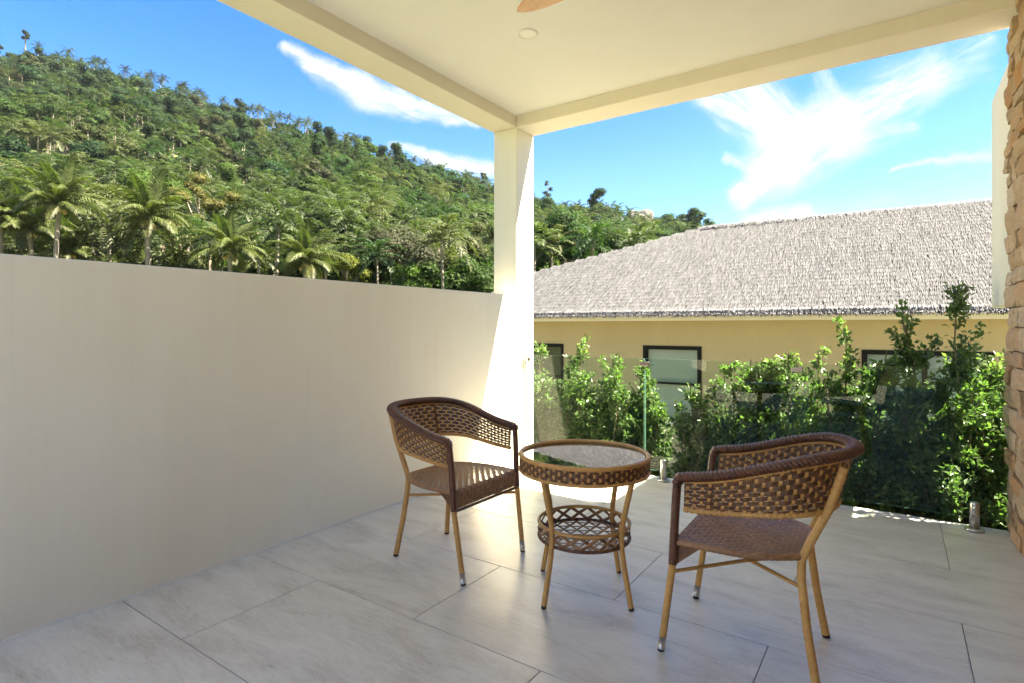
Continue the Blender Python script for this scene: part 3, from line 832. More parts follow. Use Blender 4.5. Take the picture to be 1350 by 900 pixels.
def tint_for(px, t, palm):
    u = rng.random()
    if palm:
        c = np.array((.104, .120, .050)) if t < .45 else np.array((.078, .096, .046))
        if u < .22: c = np.array((.135, .132, .056))
        elif u < .4: c = np.array((.050, .082, .028))
    else:
        c = np.array((.050, .100, .026))
        if px < 380 and t > .42: c = np.array((.046, .074, .031))
        elif px < 330 and t < .36: c = np.array((.098, .108, .036))
        elif px > 690: c = np.array((.066, .118, .030))
        elif t < .4: c = np.array((.070, .112, .028))
        if u < .14: c = np.array((.026, .058, .020))
        elif u < .28: c = np.array((.095, .140, .030))
        elif u < .36: c = np.array((.100, .098, .040))
        elif u < .39 and t < .8: c = np.array((.085, .080, .042))
    return c * rng.uniform(.70, 1.25) * np.array((.83, .97, 1.06))
pts_all.sort()
inview = lambda px: -70 < px < 985
NI = 285
def zone(px, t):
    side = 'over the left wall end' if px < 130 else 'over the left wall half' if px < 320 else 'over the middle wall' if px < 480 else 'left of the pillar' if px < 690 else 'right of the pillar' if px < 790 else 'by the thatched roof'
    return ("at the hill's foot" if t < .13 else 'on the lowest slope' if t < .25 else 'on the lower slope' if t < .42 else 'on the middle slope' if t < .6 else 'on the upper slope' if t < .85 else 'near the ridge'), side
def seen(px, d, ztop):
    y = HY - FOC * (ztop - EYE) / d
    if 655 < px < 699: return False
    if px >= 699: return px < 1000 and y < np.interp(px, [703, 930, 1307], [362, 300, 270]) - 4
    return px > -60 and y < np.interp(px, [0, 681], [341, 388]) - 5
pal_p, tree_p, hi_p = [], [], []
for i in range(5):
    r = thing('coconut_palm', 'coconut palm', 'palm tree'); part('trunk', quads_mesh('trunk', PTRUNK[i], MAT['pale_bark']), None, r)
    part('crown', quads_mesh('crown', PALM[i], MAT['frond']), None, r); pal_p.append(r)
r_trunk = lambda i: quads_mesh('trunk', LIMBS[i], MAT['bark' if KINDS[i] != 'tall' else 'pale_bark'])
for i in range(len(KINDS)):
    r = thing('hillside_tree', 'tree', 'tree'); part('trunk', quads_mesh('trunk', LIMBS[i], MAT['bark' if KINDS[i] != 'tall' else 'pale_bark']), None, r)
    part('crown', quads_mesh('crown', CROWN[i], MAT['leaf_obj']), None, r); tree_p.append(r)
    r = thing('hillside_tree', 'tree', 'tree'); part('trunk', r_trunk(i), None, r)
    part('crown', quads_mesh('crown', CROWN_HI[i], MAT['leaf_obj']), None, r); hi_p.append(r)
used = set(); planted = []
def plant(proto, key, loc, rz, sc, c, label, group):
    if key not in used:
        used.add(key); r = proto; r.location = loc; r.rotation_euler = (0, 0, rz); r.scale = (sc,) * 3; r['label'] = label
        if group: r['group'] = group
    else: r = dup(proto, loc, (0, 0, rz), sc, label, group)
    if not group and 'group' in r: del r['group']
    for ch in r.children:
        if ch.name.startswith('crown'): ch.color = (*c, 1)
    dd = loc[0] * FWD.x + loc[1] * FWD.y; planted.append((label, (loc[0] * RGT.x + loc[1] * RGT.y) / dd, r))
    return r
def hue(c):
    if c[0] > c[1]: return 'brownish'
    if c[0] > .88 * c[1]: return 'olive-green'
    return 'dark green' if c[1] < .07 else ('bright green' if c[1] > .115 else 'mid green')
SHAPE = {'round': 'round-crowned', 'spread': 'flat-topped', 'tall': 'slim', 'loose': 'loose open'}
np_, nb_ = 0, 0; stuffP, stuffB = [], []
for (d, px, t, x, y, palm) in pts_all:
    z = hill_z(x, y); c = tint_for(px, t, palm); rz = rng.uniform(0, 6.28)
    a, b = zone(px, t)
    if palm:
        sc = rng.uniform(.84, 1.25); k = int(rng.integers(5))
        if np_ < NI and seen(px, d, z + 10.5 * sc):
            np_ += 1; sz = 'small' if sc < .95 else 'tall' if sc > 1.13 else 'mid-sized'; g_ = f'{sz} {hue(c)} coconut palms {a} {b}'
            plant(pal_p[k], ('p', k), (x, y, z), rz, sc, c, f'{sz} {hue(c)} coconut palm {a} {b}', g_)
        elif d > 110: stuffP.append((k, x, y, z, rz, sc, c))
    else:
        k = int(rng.integers(len(KINDS))); sc = rng.uniform(.80, 1.45)
        if t > .86: sc *= .62 if px < 690 else .45; k = 0 if KINDS[k] in ('tall', 'loose') else k
        if nb_ < NI and seen(px, d, z + 8.5 * sc):
            nb_ += 1; s_ = SHAPE[KINDS[k]]
            near_ = d < 105; plant((hi_p if near_ else tree_p)[k], ('t', k, near_), (x, y, z), rz, sc, c, f'{hue(c)} {s_} tree {a} {b}', f'{hue(c)} {s_} trees {a} {b}')
        elif d > 110: stuffB.append((k, x, y, z, rz, sc, c))
for r in pal_p + tree_p + hi_p:
    pass
def forest(name, lst, sets, trunks, label):
    Q, TI, MI = [], [], []
    for (k, x, y, z, rz, sc, c) in lst:
        a = rotz(sets[k], rz) * sc + np.array((x, y, z)); Q.append(a); TI.append(np.tile(np.array((*c, 1)), (len(a) * 4, 1))); MI.append(np.zeros(len(a), int))
        if trunks is not None:
            b = rotz(trunks[k], rz) * sc + np.array((x, y, z)); Q.append(b); TI.append(np.ones((len(b) * 4, 4))); MI.append(np.ones(len(b), int))
    me = quads_mesh(name, np.concatenate(Q), [MAT['leaf_tint'], MAT['pale_bark']], np.concatenate(TI), np.concatenate(MI))
    o = link(name, me); o['kind'] = 'stuff'; o['label'] = label; return o
forest('hillside_forest', stuffB, CROWN_LO, None, 'dense green broadleaf forest covering the upper hill')
forest('palm_grove', stuffP, PALM_LO, PTRUNK, 'coconut palms scattered through the forest on the upper hill')

# thicket filling the foot of the slope between the trunks
Q, TI = [], []
for k in range(210):
    d = rng.uniform(53, 92); px = rng.uniform(-60, 840); x, y = pos(px, d); i = int(rng.integers(len(KINDS))); sc = rng.uniform(.66, 1.0)
    a = rotz(CROWN[i][::2], rng.uniform(0, 6)) * sc + np.array((x, y, hill_z(x, y) - rng.uniform(.2, 1.9) * sc)); Q.append(a)
    TI.append(np.tile(np.array((*(tint_for(px, .2, False) * .9), 1)), (len(a) * 4, 1)))
tk = link('thicket', quads_mesh('thicket', np.concatenate(Q), MAT['leaf_tint'], np.concatenate(TI))); tk['kind'] = 'stuff'; tk['label'] = 'green undergrowth between the trunks at the foot of the hill'

# the palms just behind the wall: every frond a piece
FR = []
for i, (a0, a1) in enumerate(((84, 58), (72, 22), (60, -8), (46, -30), (32, -50), (14, -62), (-2, -72))):
    for s_ in range(2):
        FR.append(quads_mesh('frond', frond(4.1 if i < 5 else 3.7, R(a0), R(a1), 36, 1.05, .085, .5 + .10 * i, 900 + i * 3 + s_, .055), MAT['frond']))
NUT = None
def near_palm(px, yy, d, sc, lean, label):
    x, y = pos(px, d); zc = EYE + d * (HY - yy) / FOC
    r = thing('coconut_palm', label, 'palm tree', (x, y, ZG - .2)); hgt = zc - ZG + .2
    g = np.random.default_rng(int(px * 7 + yy))
    pts = [(-RGT.x * lean * (1 - t_ ** .7) * 1.3, -RGT.y * lean * (1 - t_ ** .7) * 1.3, hgt * t_) for t_ in np.linspace(0, 1, 22)]
    mb = MB(); mb.tube(pts, [(.17 + .10 * (1 - k / 21) ** 3) * (1.05 if k % 2 else .97) for k in range(22)], 9); part('trunk', mb, MAT['pale_bark'], r)
    nfr = 28
    for k in range(nfr):
        u = k / (nfr - 1); i = min(6, int(u ** .85 * 6.6)); o = link('frond', FR[i * 2 + k % 2], r, (0, 0, hgt), (g.uniform(-.2, .2), g.uniform(-.10, .10), k * 2.399 + g.uniform(-.2, .2)))
        s = sc * g.uniform(.85, 1.1); o.scale = (s, s, s)
        c = np.array((.092, .115, .036)) * g.uniform(.8, 1.25)
        if i >= 6: c = np.array((.085, .095, .034)) * g.uniform(.8, 1.1); s *= .85; o.scale = (s, s, s)
        if i <= 1: c = np.array((.075, .10, .032))
        o.color = (*c, 1)
    mb = MB()
    for k in range(9):
        a = k * .9; rr = .22 + .1 * (k % 3); mb.lathe([(.0, -.14), (.09, -.10), (.12, 0), (.08, .10), (.0, .14)], 7, (rr * math.cos(a), rr * math.sin(a), hgt - .28 - .12 * (k % 3)))
    part('coconuts', mb, MAT['coconut'], r)
    return r
for n_ in NEAR: near_palm(*n_)

# single trees that stand out
def special(kind, px, ytop, d, hgt, c, label, cat='tree', onhill=True, lobes=None, nq=700, size=.3, name='hillside_tree', seed=1):
    x, y = pos(px, d); zt = EYE + d * (HY - ytop) / FOC; z0 = hill_z(x, y) if onhill else ZG - .2
    hgt = zt - z0
    r = thing(name, label, cat, (x, y, z0))
    lb = lobes(hgt); trunk = [tubeq([(0, 0, -1), (.12, .1, hgt * .45), (0, 0, hgt * .9)], [.05 * hgt ** .8, .035 * hgt ** .8, .03])]
    for l in lb[:8]: trunk.append(tubeq([(.05, .05, max(hgt * .35, l[2] - abs(l[0]) - 1)), (l[0] * .6, l[1] * .6, l[2] - .35), l[:3]], [.09, .06, .03], 5))
    part('trunk', quads_mesh('trunk', np.concatenate(trunk), MAT['pale_bark']), None, r)
    o = part('crown', quads_mesh('crown', crown(lb, nq, size, .75, seed), MAT['leaf_obj']), None, r); o.color = (*c, 1)
    return r
g = np.random.default_rng(77)
special('loose', 262, 236, 62, 0, (.15, .14, .045), 'pale yellow-green loose-leaved tree above the third big palm from the left', nq=6500, size=.10,
        lobes=lambda h: [(g.uniform(-4.6, 4.6), g.uniform(-3, 3), g.uniform(h * .35, h * .98), g.uniform(.6, 1.15)) for _ in range(26)])
special('loose', 455, 330, 50, 0, (.145, .17, .03), 'bright yellow-green bushy tree at the wall top right of the low palms', nq=4500, size=.09,
        lobes=lambda h: [(g.uniform(-1.8, 1.8), g.uniform(-1.5, 1.5), g.uniform(h * .4, h * .95), g.uniform(.5, .85)) for _ in range(16)])
special('round', 520, 345, 50, 0, (.085, .155, .025), 'dense bright green tree just above the wall top left of the pillar', nq=7500, size=.10,
        lobes=lambda h: [(g.uniform(-3.2, 3.2), g.uniform(-2, 2), g.uniform(h * .35, h * .92), g.uniform(.7, 1.2)) for _ in range(20)])
special('loose', 610, 325, 66, 0, (.115, .115, .05), 'greyish olive tree with thin foliage just left of the pillar', nq=4500, size=.11,
        lobes=lambda h: [(g.uniform(-2.6, 2.6), g.uniform(-2, 2), g.uniform(h * .3, h * .97), g.uniform(.6, 1.1)) for _ in range(16)])
special('loose', 24, 222, 105, 0, (.30, .17, .06), 'orange flowering tree at the left edge behind the big palms', nq=1800, size=.17,
        lobes=lambda h: [(g.uniform(-3, 3), g.uniform(-2, 2), g.uniform(h * .5, h * .95), g.uniform(.6, 1.1)) for _ in range(12)])
special('tall', 33, 40, 302, 0, (.022, .032, .018), 'lone dark tree with a bare trunk on the ridge at the far left', nq=420, size=.45,
        lobes=lambda h: [(-2.6, 0, h * .84, 1.1), (-1.0, .6, h * .95, 1.3), (1.0, -.5, h * .93, 1.2), (2.6, .3, h * .84, 1.2), (4.2, 0, h * .74, 1.0), (-.6, 0, h * .80, .9), (3.6, .2, h * .80, .8)])
special('tall', -1, 56, 302, 0, (.022, .032, .018), 'dark tree on the ridge cut by the left edge of the picture', nq=260, size=.45,
        lobes=lambda h: [(-1, 0, h * .9, 1.4), (1.4, .6, h * .82, 1.1), (0, -.5, h * .7, 1.0)])
special('tall', 722, 234, 246, 0, (.030, .052, .026), 'tall dark layered tree on the ridge just right of the pillar', nq=420, size=.42,
        lobes=lambda h: [(math.sin(k * 2.2) * (2.5 - k * .24), math.cos(k * 2.2) * 1.6, h * (.36 + .070 * k), 2.1 - .15 * k) for k in range(9)])
special('tall', 631, 228, 255, 0, (.050, .075, .035), 'airy tree with a spreading open crown on the ridge left of the pillar', nq=420, size=.42,
        lobes=lambda h: [(g.uniform(-3.6, 3.6), g.uniform(-2, 2), h * g.uniform(.72, .97), g.uniform(.7, 1.2)) for k in range(11)])
special('tall', 591, 246, 200, 0, (.085, .095, .04), 'tall tree with a long bare pale trunk nearest the pillar on its left', nq=600, size=.36,
        lobes=lambda h: [(g.uniform(-3, 3), g.uniform(-2, 2), h * g.uniform(.62, .97), g.uniform(.9, 1.5)) for k in range(11)])
special('tall', 553, 250, 190, 0, (.055, .075, .04), 'tall dark tree with a bare trunk, left of the other bare-trunked tree', nq=600, size=.36,
        lobes=lambda h: [(g.uniform(-2.6, 2.6), g.uniform(-2, 2), h * g.uniform(.62, .97), g.uniform(.9, 1.4)) for k in range(10)])
RPALM = [(391, 193, 1), (412, 198, 1), (526, 194, 0), (546, 200, 0), (562, 211, 0), (579, 219, 0), (741, 250, 0), (759, 252, 0), (776, 253, 0), (785, 257, 0), (803, 266, 0),
         (827, 258, 0), (844, 262, 0), (857, 272, 0), (878, 282, 0), (890, 283, 0), (899, 290, 0), (912, 291, 0), (931, 288, 0), (949, 297, 0), (165, 80, 0), (200, 92, 0), (215, 94, 0), (128, 74, 0), (240, 100, 0), (262, 112, 0), (345, 140, 0), (470, 178, 0)]
for i, (px, yy, low) in enumerate(RPALM):
    if 620 < px < 715: continue
    Dr = float(np.interp(px, RPX, RDD)); d = Dr * (.80 if low else .99); x, y = pos(px, d); z = hill_z(x, y)
    zc = EYE + d * (HY - yy) / FOC; sc = min(max(.5, (zc - z - 1.2) / 9.0 * .9), 1.15)
    s_ = 'at the far left' if px < 300 else 'left of the pillar' if px < 651 else 'right of the pillar' if px < 800 else 'by the boulder' if px < 865 else 'by the thatched roof'
    lab = 'pale coconut palm standing clear of the dark forest below the ridge' if low else f'coconut palm against the sky on the ridge {s_}'
    plant(pal_p[i % 5], ('p', i % 5), (x, y, z), rng.uniform(0, 6), sc, (.085, .095, .05) if low else (.036, .046, .024), lab, 'pale palms below the ridge' if low else f'palms along the ridge {s_}')
# look-alikes of one zone told apart by their order from the left
byl = {}
for lb_, u_, r in planted: byl.setdefault(lb_, []).append((u_, r))
NTH = ['leftmost', 'second from left', 'third from left', 'fourth from left', 'fifth from left', 'sixth from left', 'seventh from left']
for lb_, ls in byl.items():
    if 1 < len(ls) <= 8:
        ls.sort(key=lambda q_: q_[0])
        for k, (u_, r) in enumerate(ls): r['label'] = lb_.replace('coconut palm', 'palm').replace('mid-sized ', '') + ', ' + ('rightmost' if k == len(ls) - 1 else NTH[k])
# bare rocks on the right-hand ridge
def rock_b(nt, p):
    v = GEOP(nt); a = NOISE(nt, v, .5, 6, .65); b = NOISE(nt, SCALE(nt, v, (1, 1, .3)), 1.3, 5, .7)
    nt.links.new(RAMP(nt, M(nt, 'ADD', M(nt, 'MULTIPLY', a, .5), M(nt, 'MULTIPLY', b, .5)), [(.38, (.030, .029, .028)), (.62, (.105, .102, .102))]), p.inputs['Base Color'])
    BUMP(nt, p, a, .8, .4)
MAT['rock'] = material('ridge_rock', rock_b, rough=.95)
RB_V, RB_F = qball(9)
for (px, yy, d, sz, lab) in ((842, 297, 226, (6.4, 5.0, 6.4), 'big pale grey boulder bare of trees on the ridge above the thatched roof'), (806, 288, 232, (4.4, 3.6, 4.6), 'smaller grey boulder among trees left of the big pale boulder'),
                             (834, 309, 216, (4.2, 3.6, 4.2), 'low grey rock below the big pale boulder')):
    x, y = pos(px, d); z = EYE + d * (HY - yy) / FOC
    V = []
    for v in RB_V:
        vv = Vector(v); n_ = mnoise.noise(vv * 1.3 + Vector((px, 0, 0))) * .32 + mnoise.noise(vv * 3.4 + Vector((px, 5, 0))) * .14
        V.append((v[0] * sz[0] * (1 + n_), v[1] * sz[1] * (1 + n_), v[2] * sz[2] * (1 + n_)))
    o = link('boulder', np_mesh('boulder', V, RB_F, MAT['rock'], False), None, (x, y, z - .5), (0, 0, YAW)); tag(o, lab, 'boulder')
# ================================================================== THE HEDGE BELOW THE RAILING
MAT['hedge_leaf'] = leaf_mat('hedge_leaf', 'attr', .50, .33, .5)
def shrub(x, y, ztop, wid, nleaf, label, seed, dark=1.0, nstem=6, spike=.5, tall=None):
    g = np.random.default_rng(seed); H_ = ztop - ZG
    r = thing('hedge_shrub', label, 'shrub', (x, y, ZG), 0, None)
    SV, LQ, TI = MB(), [], []
    tips = []
    for s in range(nstem):
        a = g.uniform(0, 6.28); ro = wid * math.sqrt(g.uniform(.02, 1)) * .8
        hh = H_ * (1 if s == 0 else g.uniform(.66, .97) if s < 4 else g.uniform(.5, .9)); 
        ex, ey = (0, 0) if s == 0 else (math.cos(a) * ro, math.sin(a) * ro * .8)
        n = 9
        pts = [(ex * (t ** 1.2) + g.normal(0, .012), ey * (t ** 1.2) + g.normal(0, .012), hh * t) for t in np.linspace(0, 1, n)]
        SV.tube(pts, [.013 * (1 - .8 * t) + .0015 for t in np.linspace(0, 1, n)], 5)
        tips.append((np.array(pts), hh))
    per = int(nleaf * 3.3) // nstem
    for si, (pts, hh) in enumerate(tips):
        ntw = 40
        twz = np.concatenate([.97 - .85 * g.uniform(0, 1, ntw - 6) ** .85, g.uniform(.85, 1.0, 6)])
        for tz in twz:
            i = tz * (len(pts) - 1); i0 = min(int(i), len(pts) - 2); p0 = pts[i0] + (pts[i0 + 1] - pts[i0]) * (i - i0)
            a = g.uniform(0, 6.28); taper = 1.0 - .72 * max(0, (tz - .55) / .45) ** 1.3
            ln = (.08 + wid * g.uniform(.25, .9)) * taper * (1.25 if tz < .78 else 1); el = g.uniform(.45, 1.2)
            d = np.array((math.cos(a) * math.cos(el), math.sin(a) * math.cos(el), math.sin(el)))
            p1 = p0 + d * ln * .55 + np.array((0, 0, -.01)); p2 = p0 + d * ln + np.array((0, 0, ln * .12))
            SV.tube([p0, p1, p2], [.0035, .0025, .001], 3, caps=False)
            m = max(4, int(per / ntw))
            f_ = g.uniform(.12, 1.03, m)[:, None]
            c = np.where(f_ < .5, p0 + (p1 - p0) * f_ * 2, p1 + (p2 - p1) * (f_ - .5) * 2) + g.normal(0, .018, (m, 3))
            ld = d * .55 + g.normal(0, .62, (m, 3)) + np.array((0, 0, .10)); ld /= np.linalg.norm(ld, axis=1)[:, None]
            nr = g.normal(0, .55, (m, 3)) + np.array((0, 0, 1.0)); sd = np.cross(ld, nr); sd /= np.linalg.norm(sd, axis=1)[:, None]; nn = np.cross(sd, ld)
            L_ = g.uniform(.030, .056, m)[:, None]; W_ = L_ * g.uniform(.23, .31, m)[:, None]
            b0 = c; tp = c + ld * L_ - nn * L_ * .10; md = c + ld * L_ * .52 + nn * L_ * .05
            LQ.append(np.stack([b0, md + sd * W_, tp, md - sd * W_], 1))
            young = max(0, tz - .78) * 2.2 + (f_[:, 0] > .93) * .25
            base = np.array((.092, .136, .056)) * dark; new = np.array((.135, .19, .062))
            k = np.clip(young * g.uniform(.3, 1.2, m), 0, 1)[:, None]
            ct = (base * (1 - k) + new * k) * g.uniform(.75, 1.3, (m, 1))
            TI.append(np.repeat(np.concatenate([ct, np.ones((m, 1))], 1), 4, 0))
    part('stem', SV, MAT['stem'], r)
    o = part('foliage', quads_mesh('foliage', np.concatenate(LQ), MAT['hedge_leaf'], np.concatenate(TI)), None, r, 'stuff')
    return r
SH = [  # x, y, top, half width, leaves, label
    (-3.10, 5.05, .93, .34, 5200, 'pale leafy hedge shrub tight against the corner pillar, seen through the hazy glass'),
    (-2.62, 5.00, 1.00, .30, 5200, 'upright hedge shrub with a tall top under the small left window'),
    (-2.25, 4.95, .86, .33, 5600, 'bushy hedge shrub behind the round table, left of the glass joint'),
    (-1.93, 5.00, .80, .25, 3600, 'narrow hedge shrub in front of the left side of the blind window'),
    (-1.50, 5.02, .66, .20, 2400, 'lowest thin hedge shrub in front of the middle of the blind window'),
    (-1.02, 4.98, .90, .32, 5600, 'dense hedge shrub right of the blind window, behind the right chair back'),
    (-.72, 4.98, .96, .32, 6200, 'dense hedge shrub beside the second glass joint'),
    (-.32, 4.95, 1.12, .36, 7600, 'tall bright-topped hedge shrub right of the second glass joint'),
    (.06, 4.98, 1.00, .34, 7600, 'dark dense hedge shrub between the two tall ones on the right'),
    (.34, 4.95, 1.42, .40, 8600, 'tallest hedge shrub with a fresh green spire rising over the thatch edge'),
    (.66, 5.02, .95, .34, 6400, 'hedge shrub at the right end beside the stone wall'),
    (1.02, 5.05, .90, .34, 3600, 'hedge shrub hidden mostly behind the stone wall end'),
    (-2.42, 5.40, .55, .36, 3600, 'low hedge shrub in the second row behind the upright left shrubs'),
    (-1.22, 5.42, .30, .36, 3000, 'low hedge shrub in the second row under the blind window'),
    (-.20, 5.42, .80, .38, 3800, 'hedge shrub in the second row behind the tall bright-topped one'),
    (.55, 5.42, .85, .38, 3600, 'hedge shrub in the second row behind the tallest spire'),
    (.84, 4.57, 1.45, .20, 3200, 'added unseen shrub under the fin wall, blocking low sun from the floor'),  # out-of-sight shrub added to stop sun slipping in below the fin
    (-1.27, 5.12, .74, .28, 4400, 'hedge shrub just right of the blind window, before the wall gap'),
    (-2.82, 5.22, .78, .30, 4200, 'hedge shrub between the pillar shrub and the upright one'),
    (-2.02, 5.18, .70, .30, 4200, 'hedge shrub left of the blind window, half behind its bushy neighbour'),
    (-.88, 5.22, .72, .34, 5000, 'hedge shrub just left of the second glass joint, behind the front ones'),
    (-.52, 5.10, .98, .32, 5200, 'hedge shrub right at the second glass joint with light tips'),
    (-3.55, 5.10, .85, .32, 3000, 'hedge shrub beyond the corner pillar on its left'),
]
for i, (x, y, zt, wd, nl, lab) in enumerate(SH):
    shrub(x, y, zt, wd, int(nl * (.78 if x > -.4 else 1)), lab, 500 + i, 1.15 if i < 2 else 1.0, 13 if nl > 5000 else 9)
# ================================================================== RATTAN CHAIRS AND TABLE
def resample(pts, n):
    pts = [Vector(p) for p in pts]; d = [0]
    for a, b in zip(pts, pts[1:]): d.append(d[-1] + (b - a).length)
    out = []; j = 0
    for k in range(n):
        t = d[-1] * k / (n - 1)
        while j < len(d) - 2 and d[j + 1] < t: j += 1
        f = (t - d[j]) / max(d[j + 1] - d[j], 1e-9); out.append(pts[j].lerp(pts[j + 1], min(max(f, 0), 1)))
    return out
def horseshoe(uf, ub, us, vh, zf):
    """plan from the near arm round the back to the far arm: straight to us, then half an ellipse to ub"""
    pts = []
    for k in range(8): pts.append((uf + (us - uf) * k / 8, -vh))
    for k in range(41):
        a = math.pi * k / 40; pts.append((us + (ub - us) * math.sin(a) ** .92, -vh * math.cos(a)))
    for k in range(1, 9): pts.append((us + (uf - us) * k / 8, vh))
    return [(u, v, zf(u)) for u, v in pts]
def sm(t): t = min(max(t, 0), 1); return t * t * (3 - 2 * t)
def wrapped(mb, pts, rad, pitch, n=10, depth=.14, skew=0.0, flat=None, mi=0, up=None):
    """rail wound with cane: a bulge per turn, slanted by skew"""
    length = sum((Vector(b) - Vector(a)).length for a, b in zip(pts, pts[1:]))
    m = int(length / pitch * 4); P_ = resample(pts, m)
    base = len(mb.v)
    mb.tube(P_, rad, n, mi, flat=flat, up=up)
    vs = mb.v[base:]
    for i in range(m):
        for k in range(n):
            ph = i / 4 + skew * k / n
            s = 1 + depth * (abs(math.sin(math.pi * ph)) - .6)
            c = P_[i]; v = Vector(vs[i * n + k]); mb.v[base + i * n + k] = tuple(c + (v - c) * s)
def weave(Pf, C, Rw, amp, wf_h, wf_v, horiz, vert, thick=.0012, cut=None):
    """plain weave of flat cane over the surface Pf(s, t); C stakes, Rw rows; horiz/vert are MBs to fill"""
    eps = 1e-3
    def fr(s, t):
        p = Vector(Pf(s, t)); a = Vector(Pf(min(s + eps, 1), t)) - Vector(Pf(max(s - eps, 0), t)); b = Vector(Pf(s, min(t + eps, 1))) - Vector(Pf(s, max(t - eps, 0)))
        n = a.cross(b); n = n.normalized() if n.length > 1e-12 else Vector((0, 0, 1)); return p, n
    for r in range(Rw):
        t0, t1 = (r + .5 - wf_h / 2) / Rw, (r + .5 + wf_h / 2) / Rw; vs = []
        for k in range(2 * C + 1):
            s = k / (2 * C); c = (k - 1) // 2
            o = 0 if k % 2 == 0 else (amp if (c + r) % 2 else -amp)
            for t in (t0, t1):
                p, n = fr(s, t); vs.append(p + n * o)
        horiz.add(vs, [(2 * k, 2 * k + 1, 2 * k + 3, 2 * k + 2) for k in range(2 * C)], 0, False)
    for c in range(C):
        s0, s1 = (c + .5 - wf_v / 2) / C, (c + .5 + wf_v / 2) / C; vs = []
        for k in range(2 * Rw + 1):
            t = k / (2 * Rw); r = (k - 1) // 2
            o = 0 if k % 2 == 0 else (-amp if (c + r) % 2 else amp)
            for s in (s0, s1):
                p, n = fr(s, t); vs.append(p + n * o)
        vert.add(vs, [(2 * k, 2 * k + 1, 2 * k + 3, 2 * k + 2) for k in range(2 * Rw)], 0, False)

